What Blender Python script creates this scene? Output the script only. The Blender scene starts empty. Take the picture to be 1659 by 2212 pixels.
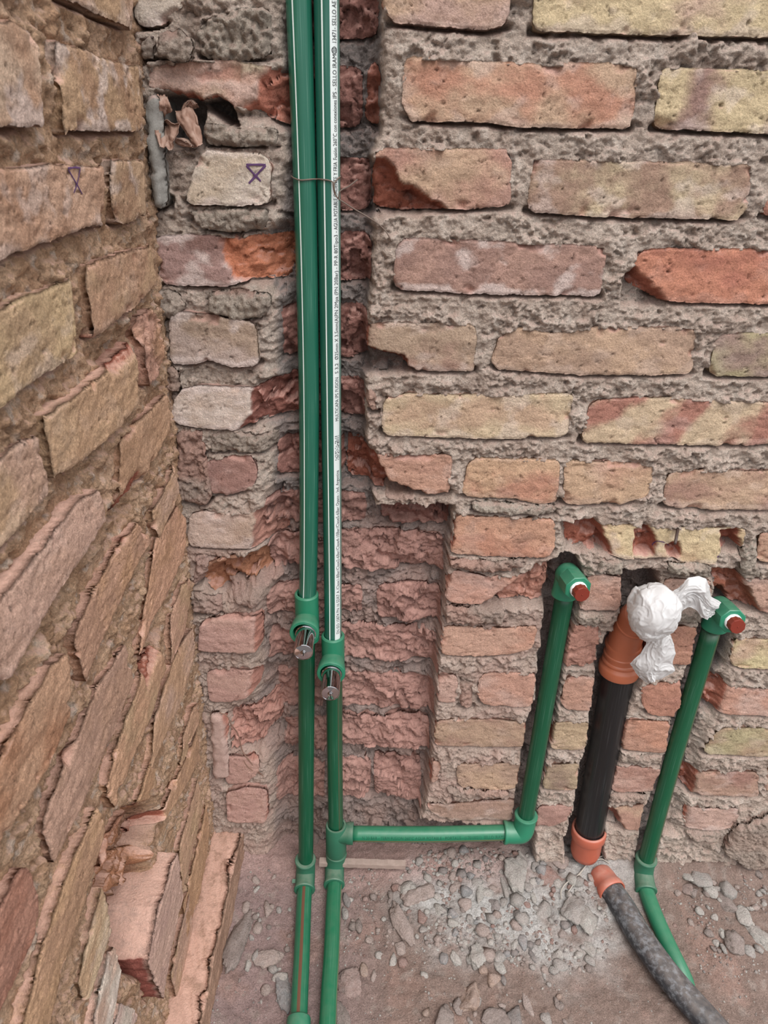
import bpy, math, random
import numpy as np
from mathutils import Vector, Matrix

# ------------------------------------------------------------------ camera
C = bpy.context.scene.collection
FOC, KT, RHO, DIST = 1540.0, 3.5e-4, 0.031, 0.84
TH = math.atan(KT * FOC)
cT, sT, cR, sR = math.cos(TH), math.sin(TH), math.cos(RHO), math.sin(RHO)
CAM = np.array([0.284, -DIST, 1.185])
e_R = np.array([1.0, 0, 0]); e_D = np.array([0, -sT, -cT]); e_F = np.array([0, cT, -sT])
im_i = cR * e_R - sR * e_D
im_j = sR * e_R + cR * e_D
cam = bpy.data.cameras.new('camera'); cam_o = bpy.data.objects.new('camera', cam); C.objects.link(cam_o)
cam.sensor_fit = 'HORIZONTAL'; cam.sensor_width = 36.0; cam.lens = 36.0 * FOC / 1659.0
cam.clip_start = 0.01
m = Matrix.Identity(4)
for r in range(3):
    m[r][0] = im_i[r]; m[r][1] = -im_j[r]; m[r][2] = -e_F[r]; m[r][3] = CAM[r]
cam_o.matrix_world = m
cam.dof.use_dof = True; cam.dof.focus_distance = 0.95; cam.dof.aperture_fstop = 20.0
bpy.context.scene.camera = cam_o

# ------------------------------------------------------------------ sky, light, exposure
sc = bpy.context.scene
sc.view_settings.view_transform = 'Standard'; sc.view_settings.look = 'None'
sc.view_settings.gamma = 1.0; sc.view_settings.use_curve_mapping = False
sc.view_settings.exposure = 0.19
w = bpy.data.worlds.new('overcast_sky'); sc.world = w; w.use_nodes = True
nt = w.node_tree; nt.nodes.clear()
wo = nt.nodes.new('ShaderNodeOutputWorld'); bg = nt.nodes.new('ShaderNodeBackground')
tc = nt.nodes.new('ShaderNodeTexCoord'); sx = nt.nodes.new('ShaderNodeSeparateXYZ'); rp = nt.nodes.new('ShaderNodeValToRGB')
nt.links.new(tc.outputs['Generated'], sx.inputs[0])
mr = nt.nodes.new('ShaderNodeMapRange'); mr.inputs[1].default_value = -1; mr.inputs[2].default_value = 1
nt.links.new(sx.outputs['Z'], mr.inputs[0]); nt.links.new(mr.outputs[0], rp.inputs[0])
rp.color_ramp.elements[0].position = 0.46; rp.color_ramp.elements[0].color = (0.16, 0.145, 0.14, 1)
rp.color_ramp.elements[1].position = 0.95; rp.color_ramp.elements[1].color = (1.25, 1.27, 1.31, 1)
e = rp.color_ramp.elements.new(0.54); e.color = (0.40, 0.40, 0.41, 1)
nt.links.new(rp.outputs[0], bg.inputs['Color']); bg.inputs['Strength'].default_value = 1.75
nt.links.new(bg.outputs[0], wo.inputs[0])
sun = bpy.data.lights.new('soft_sun', 'SUN'); sun.energy = 1.9; sun.angle = math.radians(32); sun.color = (1.0, 0.97, 0.93)
sun_o = bpy.data.objects.new('soft_sun', sun); C.objects.link(sun_o)
sun_o.location = (0.6, -1.5, 3)
sun_o.rotation_euler = Vector((-0.24, 0.50, -0.82)).to_track_quat('-Z', 'Y').to_euler()

# ------------------------------------------------------------------ pixel and wall frames
def ray(u, v):
    dx, dy = u - 829.5, v - 1106.0
    return dx * im_i + dy * im_j + FOC * e_F

class Wall:
    def __init__(s, O, U, V, N):
        s.O = np.array(O, float); s.U = np.array(U, float); s.V = np.array(V, float); s.N = np.array(N, float)
        s.V /= np.linalg.norm(s.V); s.N /= np.linalg.norm(s.N)
        s.carves = []
    def p3(s, a, b, h):
        a = np.asarray(a)[..., None]; b = np.asarray(b)[..., None]; h = np.asarray(h)[..., None]
        return s.O + a * s.U + b * s.V + h * s.N
    def px(s, u, v, h=0.0):
        r = ray(u, v)
        t = (s.O + h * s.N - CAM) @ s.N / (r @ s.N)
        p = CAM + t * r - s.O
        return (p @ s.U, p @ s.V)
    def poly(s, pts, h=0.0):
        return np.array([s.px(u, v, h) for u, v in pts])

SL = 0.0219
BACK = Wall((0, 0, 0), (1, 0, 0), (0, 0, 1), (0, -1, 0))
LEFT = Wall((0, 0, 0), (0, -1, 0), (SL, 0, 1), (1, 0, -SL))

def at_y(u, v, y):
    r = ray(u, v); t = (y - CAM[1]) / r[1]; return CAM + t * r
def at_z(u, v, z):
    r = ray(u, v); t = (z - CAM[2]) / r[2]; return CAM + t * r
def px_m(p):                      # metres per photograph pixel at a point
    return float((np.asarray(p) - CAM) @ e_F) / FOC

# ------------------------------------------------------------------ noise
def _h(ix, iy, iz, seed):
    n = (ix.astype(np.int64) * 374761393 + iy.astype(np.int64) * 668265263 + iz.astype(np.int64) * 2147483647 + seed * 1274126177) & 0xFFFFFFFF
    n = ((n ^ (n >> 13)) * 1274126177) & 0xFFFFFFFF
    n = ((n ^ (n >> 16)) * 2246822519) & 0xFFFFFFFF
    return n ^ (n >> 15)
def perlin2(x, y, seed=0):
    ix = np.floor(x); iy = np.floor(y); fx = x - ix; fy = y - iy
    u = fx * fx * fx * (fx * (fx * 6 - 15) + 10); v = fy * fy * fy * (fy * (fy * 6 - 15) + 10)
    z = np.zeros_like(ix)
    def g(dx, dy):
        a = _h(ix + dx, iy + dy, z, seed) * (2 * np.pi / 4294967296.0)
        return np.cos(a) * (fx - dx) + np.sin(a) * (fy - dy)
    a = g(0, 0); b = g(1, 0); c = g(0, 1); d = g(1, 1)
    return 1.5 * ((a + u * (b - a)) * (1 - v) + (c + u * (d - c)) * v)
def fbm(x, y, octv=4, seed=0, gain=0.5):
    t = 0; amp = 1; nrm = 0
    for o in range(octv):
        t = t + amp * perlin2(x * 2 ** o + 17.3 * o, y * 2 ** o - 9.1 * o, seed + o * 7); nrm += amp; amp *= gain
    return t / nrm * 1.4
def billow(x, y, octv=3, seed=0, gain=0.55):
    t = 0; amp = 1; nrm = 0
    for o in range(octv):
        t = t + amp * (1 - 2 * np.abs(perlin2(x * 2 ** o + 3.7 * o, y * 2 ** o + 5.1 * o, seed + o * 5))); nrm += amp; amp *= gain
    return t / nrm
def perlin3(p, seed=0):
    q = np.floor(p); f = p - q; u = f * f * f * (f * (f * 6 - 15) + 10); out = 0
    for dx in (0, 1):
        for dy in (0, 1):
            for dz in (0, 1):
                hsh = _h(q[:, 0] + dx, q[:, 1] + dy, q[:, 2] + dz, seed)
                a = (hsh & 0xFFFF) * (2 * np.pi / 65536); c = ((hsh >> 16) & 0xFFFF) / 32768.0 - 1; r = np.sqrt(1 - c * c)
                g = r * np.cos(a) * (f[:, 0] - dx) + r * np.sin(a) * (f[:, 1] - dy) + c * (f[:, 2] - dz)
                out = out + g * (u[:, 0] if dx else 1 - u[:, 0]) * (u[:, 1] if dy else 1 - u[:, 1]) * (u[:, 2] if dz else 1 - u[:, 2])
    return out * 1.6
def facets(x, y, seed=0):         # broken chunky planes: every cell tilts its own way
    ix = np.floor(x); iy = np.floor(y); best = np.full(x.shape, 1e9); val = np.zeros(x.shape); z = np.zeros_like(ix)
    for dx in (-1, 0, 1):
        for dy in (-1, 0, 1):
            hs = _h(ix + dx, iy + dy, z, seed); h2 = _h(ix + dx, iy + dy, z + 1, seed)
            cx = ix + dx + (hs & 0xFFFF) / 65536.0; cy = iy + dy + (hs >> 16) / 65536.0
            d = (x - cx) ** 2 + (y - cy) ** 2
            tx = (h2 & 0x3FF) / 511.5 - 1; ty = ((h2 >> 10) & 0x3FF) / 511.5 - 1; o = ((h2 >> 20) & 0x3FF) / 511.5 - 1
            v = 0.8 * tx * (x - cx) + 0.8 * ty * (y - cy) + 0.45 * o
            k = d < best; best = np.where(k, d, best); val = np.where(k, v, val)
    return val
def sstep(a, b, x):
    t = np.clip((x - a) / (b - a), 0, 1); return t * t * (3 - 2 * t)
def sdpoly(P, x, y):              # signed distance, negative inside
    d = np.full(x.shape, 1e9); ins = np.zeros(x.shape, bool); n = len(P)
    for i in range(n):
        ax, ay = P[i]; bx, by = P[(i + 1) % n]; ex, ey = bx - ax, by - ay; wx = x - ax; wy = y - ay
        t = np.clip((wx * ex + wy * ey) / (ex * ex + ey * ey + 1e-18), 0, 1)
        d = np.minimum(d, (wx - t * ex) ** 2 + (wy - t * ey) ** 2)
        c = ((ay > y) != (by > y)); xi = ex * (y - ay) / (ey if abs(ey) > 1e-12 else 1e-12) + ax
        ins ^= c & (x < xi)
    d = np.sqrt(d); return np.where(ins, -d, d)
def lin(c):
    c = np.asarray(c, float) / 255.0
    return np.where(c <= 0.04045, c / 12.92, ((c + 0.055) / 1.055) ** 2.4)
def resample(P, n):
    P = np.asarray(P, float); d = np.r_[0, np.cumsum(np.linalg.norm(np.diff(P, axis=0), axis=1))]
    t = np.linspace(0, d[-1], n); return np.stack([np.interp(t, d, P[:, k]) for k in range(P.shape[1])], 1)

# ------------------------------------------------------------------ mesh helpers
def mesh_np(name, V, quads=None, tris=None, col=None, attrs=None, uv=None, smooth=True, center=True):
    me = bpy.data.meshes.new(name); V = np.asarray(V, float); off = np.zeros(3)
    if center:
        off = (V.min(0) + V.max(0)) / 2; V = V - off
    nq = 0 if quads is None else len(quads); ntr = 0 if tris is None else len(tris)
    idx = []; 
    if nq: idx.append(np.asarray(quads, np.int32).ravel())
    if ntr: idx.append(np.asarray(tris, np.int32).ravel())
    idx = np.concatenate(idx); st = np.r_[np.arange(nq) * 4, nq * 4 + np.arange(ntr) * 3].astype(np.int32)
    me.vertices.add(len(V)); me.vertices.foreach_set('co', V.astype(np.float32).ravel())
    me.loops.add(len(idx)); me.loops.foreach_set('vertex_index', idx)
    me.polygons.add(nq + ntr); me.polygons.foreach_set('loop_start', st)
    me.polygons.foreach_set('use_smooth', np.full(nq + ntr, bool(smooth)))
    me.update(calc_edges=True)
    if col is not None:
        a = me.attributes.new('Col', 'FLOAT_COLOR', 'POINT'); c = np.ones((len(V), 4), np.float32); c[:, :3] = col; a.data.foreach_set('color', c.ravel())
    for k, x in (attrs or {}).items():
        a = me.attributes.new(k, 'FLOAT', 'POINT'); a.data.foreach_set('value', np.asarray(x, np.float32).ravel())
    if uv is not None:
        l = me.uv_layers.new(name='UVMap'); l.data.foreach_set('uv', np.asarray(uv, np.float32)[idx].ravel())
    me.validate()
    return me, off
def link(name, me, mat=None, parent=None, loc=None):
    o = bpy.data.objects.new(name, me); C.objects.link(o)
    if mat is not None: me.materials.append(mat)
    if loc is not None: o.location = Vector(loc)
    if parent is not None:
        o.parent = parent
        if loc is not None: o.location = Vector(loc) - Vector(WLOC.get(parent.name, (0, 0, 0)))
        WLOC[o.name] = tuple(loc) if loc is not None else WLOC.get(parent.name, (0, 0, 0))
    else: WLOC[o.name] = tuple(loc) if loc is not None else (0, 0, 0)
    return o
WLOC = {}
def obj_np(name, V, quads=None, tris=None, mat=None, parent=None, **kw):
    me, off = mesh_np(name, V, quads, tris, **kw); return link(name, me, mat, parent, off)
def empty(name, loc, label, cat, group=None):
    o = bpy.data.objects.new(name, None); C.objects.link(o); o.location = Vector(loc); WLOC[o.name] = tuple(loc)
    o.empty_display_size = 0.02; o['label'] = label; o['category'] = cat
    if group: o['group'] = group
    return o
def tag(o, label, cat, group=None, kind=None):
    o['label'] = label; o['category'] = cat
    if group: o['group'] = group
    if kind: o['kind'] = kind
    return o
def gridq(nu, nv, base=0):        # (nu+1)x(nv+1) vertices, row-major in v
    i = np.arange(nu); j = np.arange(nv); I, J = np.meshgrid(i, j); a = base + J * (nu + 1) + I
    return np.stack([a, a + 1, a + nu + 2, a + nu + 1], -1).reshape(-1, 4)
def clean(V, T):                  # collapse helper kept small: return as arrays
    return np.asarray(V, float), np.asarray(T, int)

# ------------------------------------------------------------------ materials
def masonry(name, fine=420.0, grain=0.22, bump=0.0012, dust=(200, 158, 146), dust_up=0.75, rough=0.95, speck=0.25, lump=90.0, lumpb=0.0):
    mt = bpy.data.materials.new(name); mt.use_nodes = True; n = mt.node_tree.nodes; L = mt.node_tree.links
    b = n['Principled BSDF']; b.inputs['Roughness'].default_value = rough; b.inputs['Specular IOR Level'].default_value = 0.12
    at = n.new('ShaderNodeAttribute'); at.attribute_name = 'Col'
    ad = n.new('ShaderNodeAttribute'); ad.attribute_name = 'dust'
    ge = n.new('ShaderNodeNewGeometry')
    def noise(scale, det=5, r=0.6):
        x = n.new('ShaderNodeTexNoise'); x.inputs['Scale'].default_value = scale; x.inputs['Detail'].default_value = det; x.inputs['Roughness'].default_value = r
        L.new(ge.outputs['Position'], x.inputs['Vector']); return x.outputs['Fac']
    def mth(op, a, b_=None, c=None, cl=False):
        x = n.new('ShaderNodeMath'); x.operation = op; x.use_clamp = cl
        for k, q in enumerate((a, b_, c)):
            if q is None: continue
            if isinstance(q, (int, float)): x.inputs[k].default_value = q
            else: L.new(q, x.inputs[k])
        return x.outputs[0]
    def mapr(v, a, b_, c, d):
        x = n.new('ShaderNodeMapRange'); x.interpolation_type = 'SMOOTHSTEP'
        L.new(v, x.inputs[0])
        for k, q in zip((1, 2, 3, 4), (a, b_, c, d)): x.inputs[k].default_value = q
        return x.outputs[0]
    nf = noise(fine, 6, 0.7); nm = noise(60, 4); nl = noise(720, 3, .65)
    val = mth('MULTIPLY', mapr(nf, 0.3, 0.7, 1 - grain, 1 + grain), mapr(nm, 0.3, 0.7, 0.90, 1.10))
    val = mth('MULTIPLY', val, mapr(nl, 0.56, 0.68, 1.0, 1.0 + speck)); val = mth('MULTIPLY', val, mapr(nl, 0.30, 0.42, 1.0 - speck * 1.2, 1.0))
    vm = n.new('ShaderNodeVectorMath'); vm.operation = 'SCALE'; L.new(at.outputs['Color'], vm.inputs[0]); L.new(val, vm.inputs[3])
    sp = n.new('ShaderNodeSeparateXYZ'); L.new(ge.outputs['Normal'], sp.inputs[0])
    up = mth('MULTIPLY', mapr(sp.outputs['Z'], 0.20, 0.80, 0.0, dust_up), mapr(nm, 0.30, 0.55, 0.35, 1.0))
    dd = mth('MULTIPLY', ad.outputs['Fac'], mapr(nf, 0.25, 0.6, 0.55, 1.0))
    fac = mth('MAXIMUM', up, dd, None, True)
    mx = n.new('ShaderNodeMix'); mx.data_type = 'RGBA'
    L.new(fac, mx.inputs['Factor']); L.new(vm.outputs[0], mx.inputs['A'])
    dc = n.new('ShaderNodeVectorMath'); dc.operation = 'SCALE'; dc.inputs[0].default_value = tuple(lin(dust)); L.new(mapr(nf, 0.3, 0.7, 0.9, 1.1), dc.inputs[3])
    L.new(dc.outputs[0], mx.inputs['B']); L.new(mx.outputs['Result'], b.inputs['Base Color'])
    bp = n.new('ShaderNodeBump'); bp.inputs['Strength'].default_value = 1.0; bp.inputs['Distance'].default_value = bump
    hh = nf
    if lumpb > 0: hh = mth('ADD', nf, mth('MULTIPLY', noise(lump, 3), lumpb))
    L.new(hh, bp.inputs['Height']); L.new(bp.outputs[0], b.inputs['Normal'])
    return mt
M_BRICK = masonry('fired_brick', fine=420, grain=0.17, bump=0.0022)
M_MORT = masonry('rough_mortar', fine=380, grain=0.26, bump=0.0050, dust=(200, 166, 154), dust_up=0.45, speck=0.35)
M_LBRICK = masonry('weathered_brick', fine=360, grain=0.18, bump=0.0024, dust=(220, 178, 160), dust_up=0.85)
M_LMORT = masonry('sandy_mortar', fine=340, grain=0.30, bump=0.0045, dust=(224, 184, 166), dust_up=0.75, speck=0.35)
M_SMOOTH = masonry('trowelled_mortar', fine=500, grain=0.12, bump=0.0006, dust_up=0.4, speck=0.12)
M_DIRT = masonry('dusty_earth', fine=360, grain=0.22, bump=0.0040, dust=(190, 150, 142), dust_up=0.0, speck=0.30)
M_STONE = masonry('broken_rubble', fine=400, grain=0.30, bump=0.0042, dust=(176, 158, 152), dust_up=0.45, speck=0.25)
# ------------------------------------------------------------------ chases and cavities cut into the walls
# (outline traced on the photograph, depth m, softness m, roughness m)
def carve(wall, pts, depth, soft=0.006, rough=1.0, h=0.0):
    P = wall.poly(pts, h); wall.carves.append((P, depth, soft, rough, P.min(0) - 0.03, P.max(0) + 0.03))
carve(BACK, [(612, -345), (608, 60), (612, 160), (616, 270), (618, 340), (604, 500), (598, 640), (596, 780), (594, 900), (588, 1050), (578, 1110), (578, 1200), (572, 1340), (578, 1450), (572, 1560), (596, 1700), (590, 1800), (586, 2000), (900, 2000), (1150, 2000), (1120, 1790), (1000, 1785), (905, 1775), (925, 1700), (935, 1560), (942, 1450), (955, 1330), (968, 1200), (976, 1103), (900, 1098), (812, 1100), (798, 1075), (790, 960), (784, 900), (790, 800), (788, 700), (795, 640), (800, 520), (803, 460), (798, 330), (820, 270), (822, 120), (812, -345)], 0.045, 'left')
carve(BACK, [(1195, 1225), (1180, 1330), (1165, 1420), (1158, 1520), (1140, 1565), (1128, 1650), (1118, 1705), (1108, 1778), (1110, 1990), (1150, 1990), (1156, 1740), (1176, 1660), (1192, 1590), (1208, 1500), (1218, 1420), (1246, 1330), (1262, 1250), (1245, 1205), (1215, 1200)], 0.048, 0.004)
carve(BACK, [(1345, 1330), (1292, 1400), (1290, 1465), (1276, 1560), (1268, 1618), (1256, 1655), (1248, 1710), (1236, 1765), (1222, 1810), (1222, 1990), (1300, 1990), (1306, 1760), (1318, 1700), (1340, 1622), (1350, 1556), (1378, 1480), (1395, 1440), (1410, 1360), (1432, 1300), (1424, 1240), (1352, 1238), (1346, 1290)], 0.056, 0.004)
carve(BACK, [(1538, 1295), (1512, 1355), (1496, 1437), (1477, 1475), (1472, 1530), (1452, 1560), (1440, 1627), (1430, 1660), (1412, 1715), (1396, 1745), (1385, 1800), (1350, 1990), (1400, 1990), (1418, 1830), (1440, 1770), (1466, 1690), (1488, 1630), (1512, 1560), (1540, 1470), (1566, 1440), (1584, 1380), (1592, 1330), (1570, 1285)], 0.048, 0.004)
carve(BACK, [(1420, 1800), (1470, 1640), (1500, 1560), (1530, 1450), (1570, 1440), (1530, 1570), (1480, 1730), (1470, 1800)], 0.016, 0.012)
for P_, d_, s_ in [
    ([(826, 1098), (890, 1094), (972, 1100), (972, 1166), (900, 1160), (824, 1145)], 0.024, 0.006),
    ([(1374, 1146), (1395, 1134), (1416, 1160), (1412, 1198), (1372, 1196)], 0.022, 0.004),
    ([(1438, 1182), (1466, 1172), (1474, 1196), (1450, 1206)], 0.016, 0.003),
    ([(1560, 1150), (1592, 1146), (1602, 1190), (1562, 1192)], 0.022, 0.004),
    ([(1215, 1132), (1290, 1128), (1306, 1165), (1318, 1196), (1225, 1194)], 0.022, 0.005),
    ([(790, 345), (832, 348), (872, 400), (962, 454), (790, 470)], 0.026, 0.004),
    ([(780, 752), (868, 770), (897, 804), (780, 815)], 0.034, 0.003),
    ([(1345, 600), (1372, 582), (1420, 632), (1440, 662), (1345, 662)], 0.018, 0.004),
    ([(434, 216), (466, 209), (500, 232), (516, 268), (484, 262), (440, 236)], 0.06, 0.003),
    ([(338, 202), (372, 206), (436, 214), (432, 316), (376, 316), (346, 290)], 0.045, 0.006),
    ([(428, 1262), (470, 1225), (600, 1192), (612, 1255), (480, 1292)], 0.030, 0.010),
    ([(1158, 1226), (1200, 1210), (1210, 1315), (1042, 1312)], 0.024, 0.004),
    ([(735, 955), (808, 976), (836, 1042), (917, 1070), (735, 1078)], 0.026, 0.004),
    ([(1536, 1232), (1598, 1236), (1642, 1325), (1556, 1325)], 0.026, 0.004),
    ([(490, 508), (590, 500), (630, 500), (630, 622), (540, 609), (505, 600), (480, 545)], 0.007, 0.003),
    ([(545, 500), (640, 490), (640, 630), (545, 610), (570, 575)], 0.018, 0.012),
    ([(550, 832), (645, 815), (645, 920), (520, 934), (548, 890)], 0.016, 0.008),
    ([(570, 175), (640, 130), (640, 285), (520, 243), (560, 228)], 0.020, 0.010),
    ([(486, 148), (522, 140), (520, 170), (430, 180), (420, 160)], 0.003, 0.002),
    ([(553, 1110), (620, 1100), (620, 1190), (550, 1188)], 0.014, 0.008),
    ([(490, 1540), (600, 1500), (610, 1620), (545, 1640), (500, 1600)], 0.022, 0.012),
    ([(565, 1330), (600, 1330), (600, 1500), (540, 1520)], 0.012, 0.010),
    ([(1296, 1738), (1330, 1755), (1345, 1795), (1290, 1790)], 0.02, 0.006),
    ([(1458, 1660), (1504, 1664), (1494, 1720), (1455, 1715)], 0.014, 0.008),
    ([(1532, 1452), (1570, 1480), (1540, 1550), (1505, 1540)], 0.014, 0.010)]:
    carve(BACK, P_, d_, s_)
carve(LEFT, [(228, 1812), (272, 1752), (330, 1728), (346, 1765), (322, 1850), (336, 1905), (318, 2070), (290, 2105), (258, 2090), (232, 1990), (214, 1885)], 0.042, 0.008)
carve(LEFT, [(235, 1120), (262, 1060), (290, 1020), (300, 1060), (262, 1160), (238, 1180)], 0.012, 0.008)
carve(LEFT, [(300, 1420), (330, 1340), (352, 1300), (352, 1360), (310, 1480)], 0.010, 0.008)
carve(LEFT, [(190, 725), (215, 740), (290, 700), (296, 740), (230, 800), (196, 780)], 0.008, 0.008)

def carved(wall, a, b):
    tot = np.zeros(a.shape); rgh = np.zeros(a.shape)
    wx = a + 0.0035 * fbm(a * 70, b * 70, 3, 61); wy = b + 0.0035 * fbm(a * 70, b * 70, 3, 62)
    for P, dep, soft, rough, lo, hi in wall.carves:
        k = (a > lo[0]) & (a < hi[0]) & (b > lo[1]) & (b < hi[1])
        if not k.any(): continue
        d = sdpoly(P, wx[k], wy[k])
        if soft == 'left': soft = .006 + .014 * sstep(.27, .19, a[k])
        f = sstep(soft, -soft, d)
        big = dep >= 0.038
        tot[k] = np.maximum(tot[k], f * dep) if big else tot[k] + f * dep * np.clip(1.25 - tot[k] / 0.06, 0, 1)
        rgh[k] = np.maximum(rgh[k], f * rough)
    return tot, rgh
def chisel(a, b, seed=0):          # hacked, flaky relief inside the chases (m)
    wx = .7 * fbm(a * 30, b * 30, 3, 5); wy = .7 * fbm(a * 30, b * 30, 3, 6)
    q = 0.0155 * facets(a * 22 + wx, b * 34 + wy, 11 + seed) + 0.0060 * facets(a * 62 + wx * 2, b * 105 + wy * 2, 12 + seed) + 0.008 * fbm(a * 15, b * 20, 3, 13 + seed)
    q = q + 0.0026 * fbm(a * 120, b * 190, 4, 14) - 0.002 * sstep(.12, .0, np.abs(fbm(a * 45, b * 85, 3, 15)))
    return q
def grains(x, y, seed):            # rounded sand and gravel grains, 0..1
    ix = np.floor(x); iy = np.floor(y); best = np.full(x.shape, 9.0); z = np.zeros_like(ix)
    for dx in (-1, 0, 1):
        for dy in (-1, 0, 1):
            hs = _h(ix + dx, iy + dy, z, seed); best = np.minimum(best, (x - ix - dx - (hs & 0xFFFF) / 65536.0) ** 2 + (y - iy - dy - (hs >> 16) / 65536.0) ** 2)
    return np.clip(1 - 1.5 * best, 0, 1)

# ------------------------------------------------------------------ brick builder
def outline(wall, top, bot, h):
    T = wall.poly(top, h); B = wall.poly(bot, h); return T, B
FOOT = {'BACK': [], 'LEFT': [], 'FOOT': []}
FOOTW = Wall((0.050, 0, 0), (0, -1, 0), (0.0, 0, 1), (1, 0, 0))
WALLS = {'BACK': BACK, 'LEFT': LEFT, 'FOOT': FOOTW}
rng = random.Random(7)
def brick(wkey, parent, top, bot, A, B=None, white=0.0, h=0.0, res=0.0018, rnd=0.0022, mat=None, stripe=0.0, fresh=(170, 98, 78), name='brick', rough=0.0, relief=1.0, dust=0.0, depth=0.055, lumpy=0.0, dark=0.0, rings=2, endcol=None, nocarve=False, seedk=None, blend=0.5):
    wall = WALLS[wkey]
    T, Bt = outline(wall, top, bot, h) if wkey != 'FOOT' else (np.array(top, float), np.array(bot, float))
    sd = rng.randrange(1000) if seedk is None else seedk
    L = max(np.linalg.norm(np.diff(T, axis=0), axis=1).sum(), np.linalg.norm(np.diff(Bt, axis=0), axis=1).sum())
    H = np.mean([np.linalg.norm(T[0] - Bt[0]), np.linalg.norm(T[-1] - Bt[-1])])
    nu = max(6, int(L / res)); nv = max(5, int(H / res))
    t_, b_ = resample(T, nu + 1), resample(Bt, nu + 1)
    s = np.linspace(0, 1, nv + 1)[:, None, None]
    # finer spacing towards the rim
    P = (t_[None] * (1 - s) + b_[None] * s).reshape(-1, 2)
    a, b = P[:, 0], P[:, 1]
    S = np.tile(np.linspace(0, 1, nu + 1), nv + 1); Q = np.repeat(np.linspace(0, 1, nv + 1), nu + 1)
    hl = np.tile(np.linalg.norm(t_ - b_, axis=1), nv + 1)
    d = np.minimum(np.minimum(S, 1 - S) * L, np.minimum(Q, 1 - Q) * hl)
    # rounded corners: pull corner vertices in
    cu = np.minimum(S, 1 - S) * L; cv = np.minimum(Q, 1 - Q) * hl
    R = min(0.009, 0.25 * H) ; kx = np.clip(1 - cu / R, 0, 1); ky = np.clip(1 - cv / R, 0, 1); k = kx * ky * 0.30 * R
    ctr = P.mean(0); ax = (t_[-1] - t_[0]) / np.linalg.norm(t_[-1] - t_[0]); ay = np.array([-ax[1], ax[0]])
    sx_ = np.where(S < 0.5, 1, -1) * k; sy_ = np.where(Q < 0.5, -1, 1) * k
    a = a + sx_ * ax[0] + sy_ * ay[0]; b = b + sx_ * ax[1] + sy_ * ay[1]
    wa = 0.0012 * fbm(a * 40, b * 40, 3, 21 + sd) + 0.0009 * fbm(a * 170, b * 170, 3, 22 + sd)
    wb = 0.0013 * fbm(a * 34, b * 40, 3, 23 + sd) + 0.0010 * fbm(a * 170, b * 170, 3, 24 + sd)
    Cd, Rg = carved(wall, a, b)
    if nocarve: Cd, Rg = Cd * 0, Rg * 0
    r = rnd * (0.75 + 0.9 * np.clip(fbm(a * 40, b * 40, 3, 25 + sd), -0.6, 1.2))
    r = np.clip(r, 0.0012, 0.012); x = np.clip(d / r, 0, 1); edge = -r * (1 - np.sqrt(np.clip(1 - (1 - x) ** 2, 0, 1)))
    f = 0.0018 * fbm(a * 14, b * 22, 3, 26 + sd) + 0.0013 * fbm(a * 60, b * 100, 5, 27 + sd, .6)
    pit = fbm(a * 110, b * 170, 2, 28 + sd); f = f - 0.0030 * sstep(0.66, 0.95, pit) - .0015 * sstep(.5, .9, fbm(a * 260, b * 330, 2, 34 + sd))
    crk = np.abs(fbm(a * 30, b * 55, 3, 29 + sd)); f = f - 0.0022 * sstep(0.05, 0.0, crk) * sstep(0.1, 0.5, fbm(a * 25, b * 25, 2, 30 + sd))
    chip = sstep(0.30, 0.62, fbm(a * 26, b * 30, 3, 31 + sd)) * sstep(0.013, 0.0, d); f = f - 0.006 * chip
    hh = h + f * relief + edge - Cd
    br = np.clip(sstep(0.0015, 0.005, Cd) , 0, 1)
    if lumpy > 0:
        hh = hh + lumpy * (billow(a * 38, b * 38, 3, 41 + sd) * 0.5 + 0.4 * fbm(a * 90, b * 90, 4, 42) + .45 * grains(a * 170, b * 180, 43) - .2)
        br = np.zeros_like(br)
    if rough > 0: 
        hh = hh + rough * chisel(a, b, sd % 7); br = np.ones_like(br) * rough if rough < 1 else np.ones_like(br)
        br = np.clip(br, 0, 1)
    hh = hh + Rg * (br if lumpy == 0 else 1) * chisel(a, b) * 0.8 * np.clip(Cd / 0.02, 0.25, 1)
    # colour of the fired clay: two tones, pale salts, fresh breaks
    A_, B_ = soft(A), soft(B if B is not None else A)
    if wkey == 'LEFT': A_, B_ = A_ * 1.10, B_ * 1.10
    n1 = fbm(a * 13, b * 20, 4, 51 + sd)
    if stripe > 0: n1 = (1 - stripe) * n1 + stripe * np.sin((a - b * 0.55) * 2 * np.pi / 0.10 + sd + 2.6 * fbm(a * 9, b * 9, 3, 52 + sd)) * 0.8 + .25 * fbm(a * 60, b * 60, 3, 58 + sd)
    mx = sstep(blend - 0.75, blend + 0.05, n1)[:, None]; col = A_ * (1 - mx) + B_ * mx
    wm = white * sstep(0.10, 0.55, fbm(a * 26, b * 34, 4, 53 + sd) + 0.55 * sstep(0.75, 1.0, Q) + 0.2 * sstep(0.2, 0.0, Q)); wm = np.clip(wm, 0, 0.85)[:, None]
    col = col * (1 - wm) + lin((220, 203, 196)) * wm
    if dark > 0:
        dm = dark * sstep(0.25, 0.6, fbm(a * 16, b * 16, 3, 54 + sd))[:, None]; col = col * (1 - dm) + lin((108, 88, 84)) * dm
    fr = (soft(fresh, .85) * (1 + 0.22 * fbm(a * 90, b * 90, 3, 55 + sd))[:, None]); col = col * (1 - br[:, None]) + fr * br[:, None]
    col = col * (1 - 0.35 * chip[:, None] * (1 - br[:, None])) + lin(fresh) * 0.35 * chip[:, None] * (1 - br[:, None])
    col = col * (1 - 0.30 * sstep(0.66, 0.95, pit))[:, None]
    D = np.full(a.shape, dust)
    V = wall.p3(a + wa, b + wb, hh); n = (nu + 1)
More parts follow.
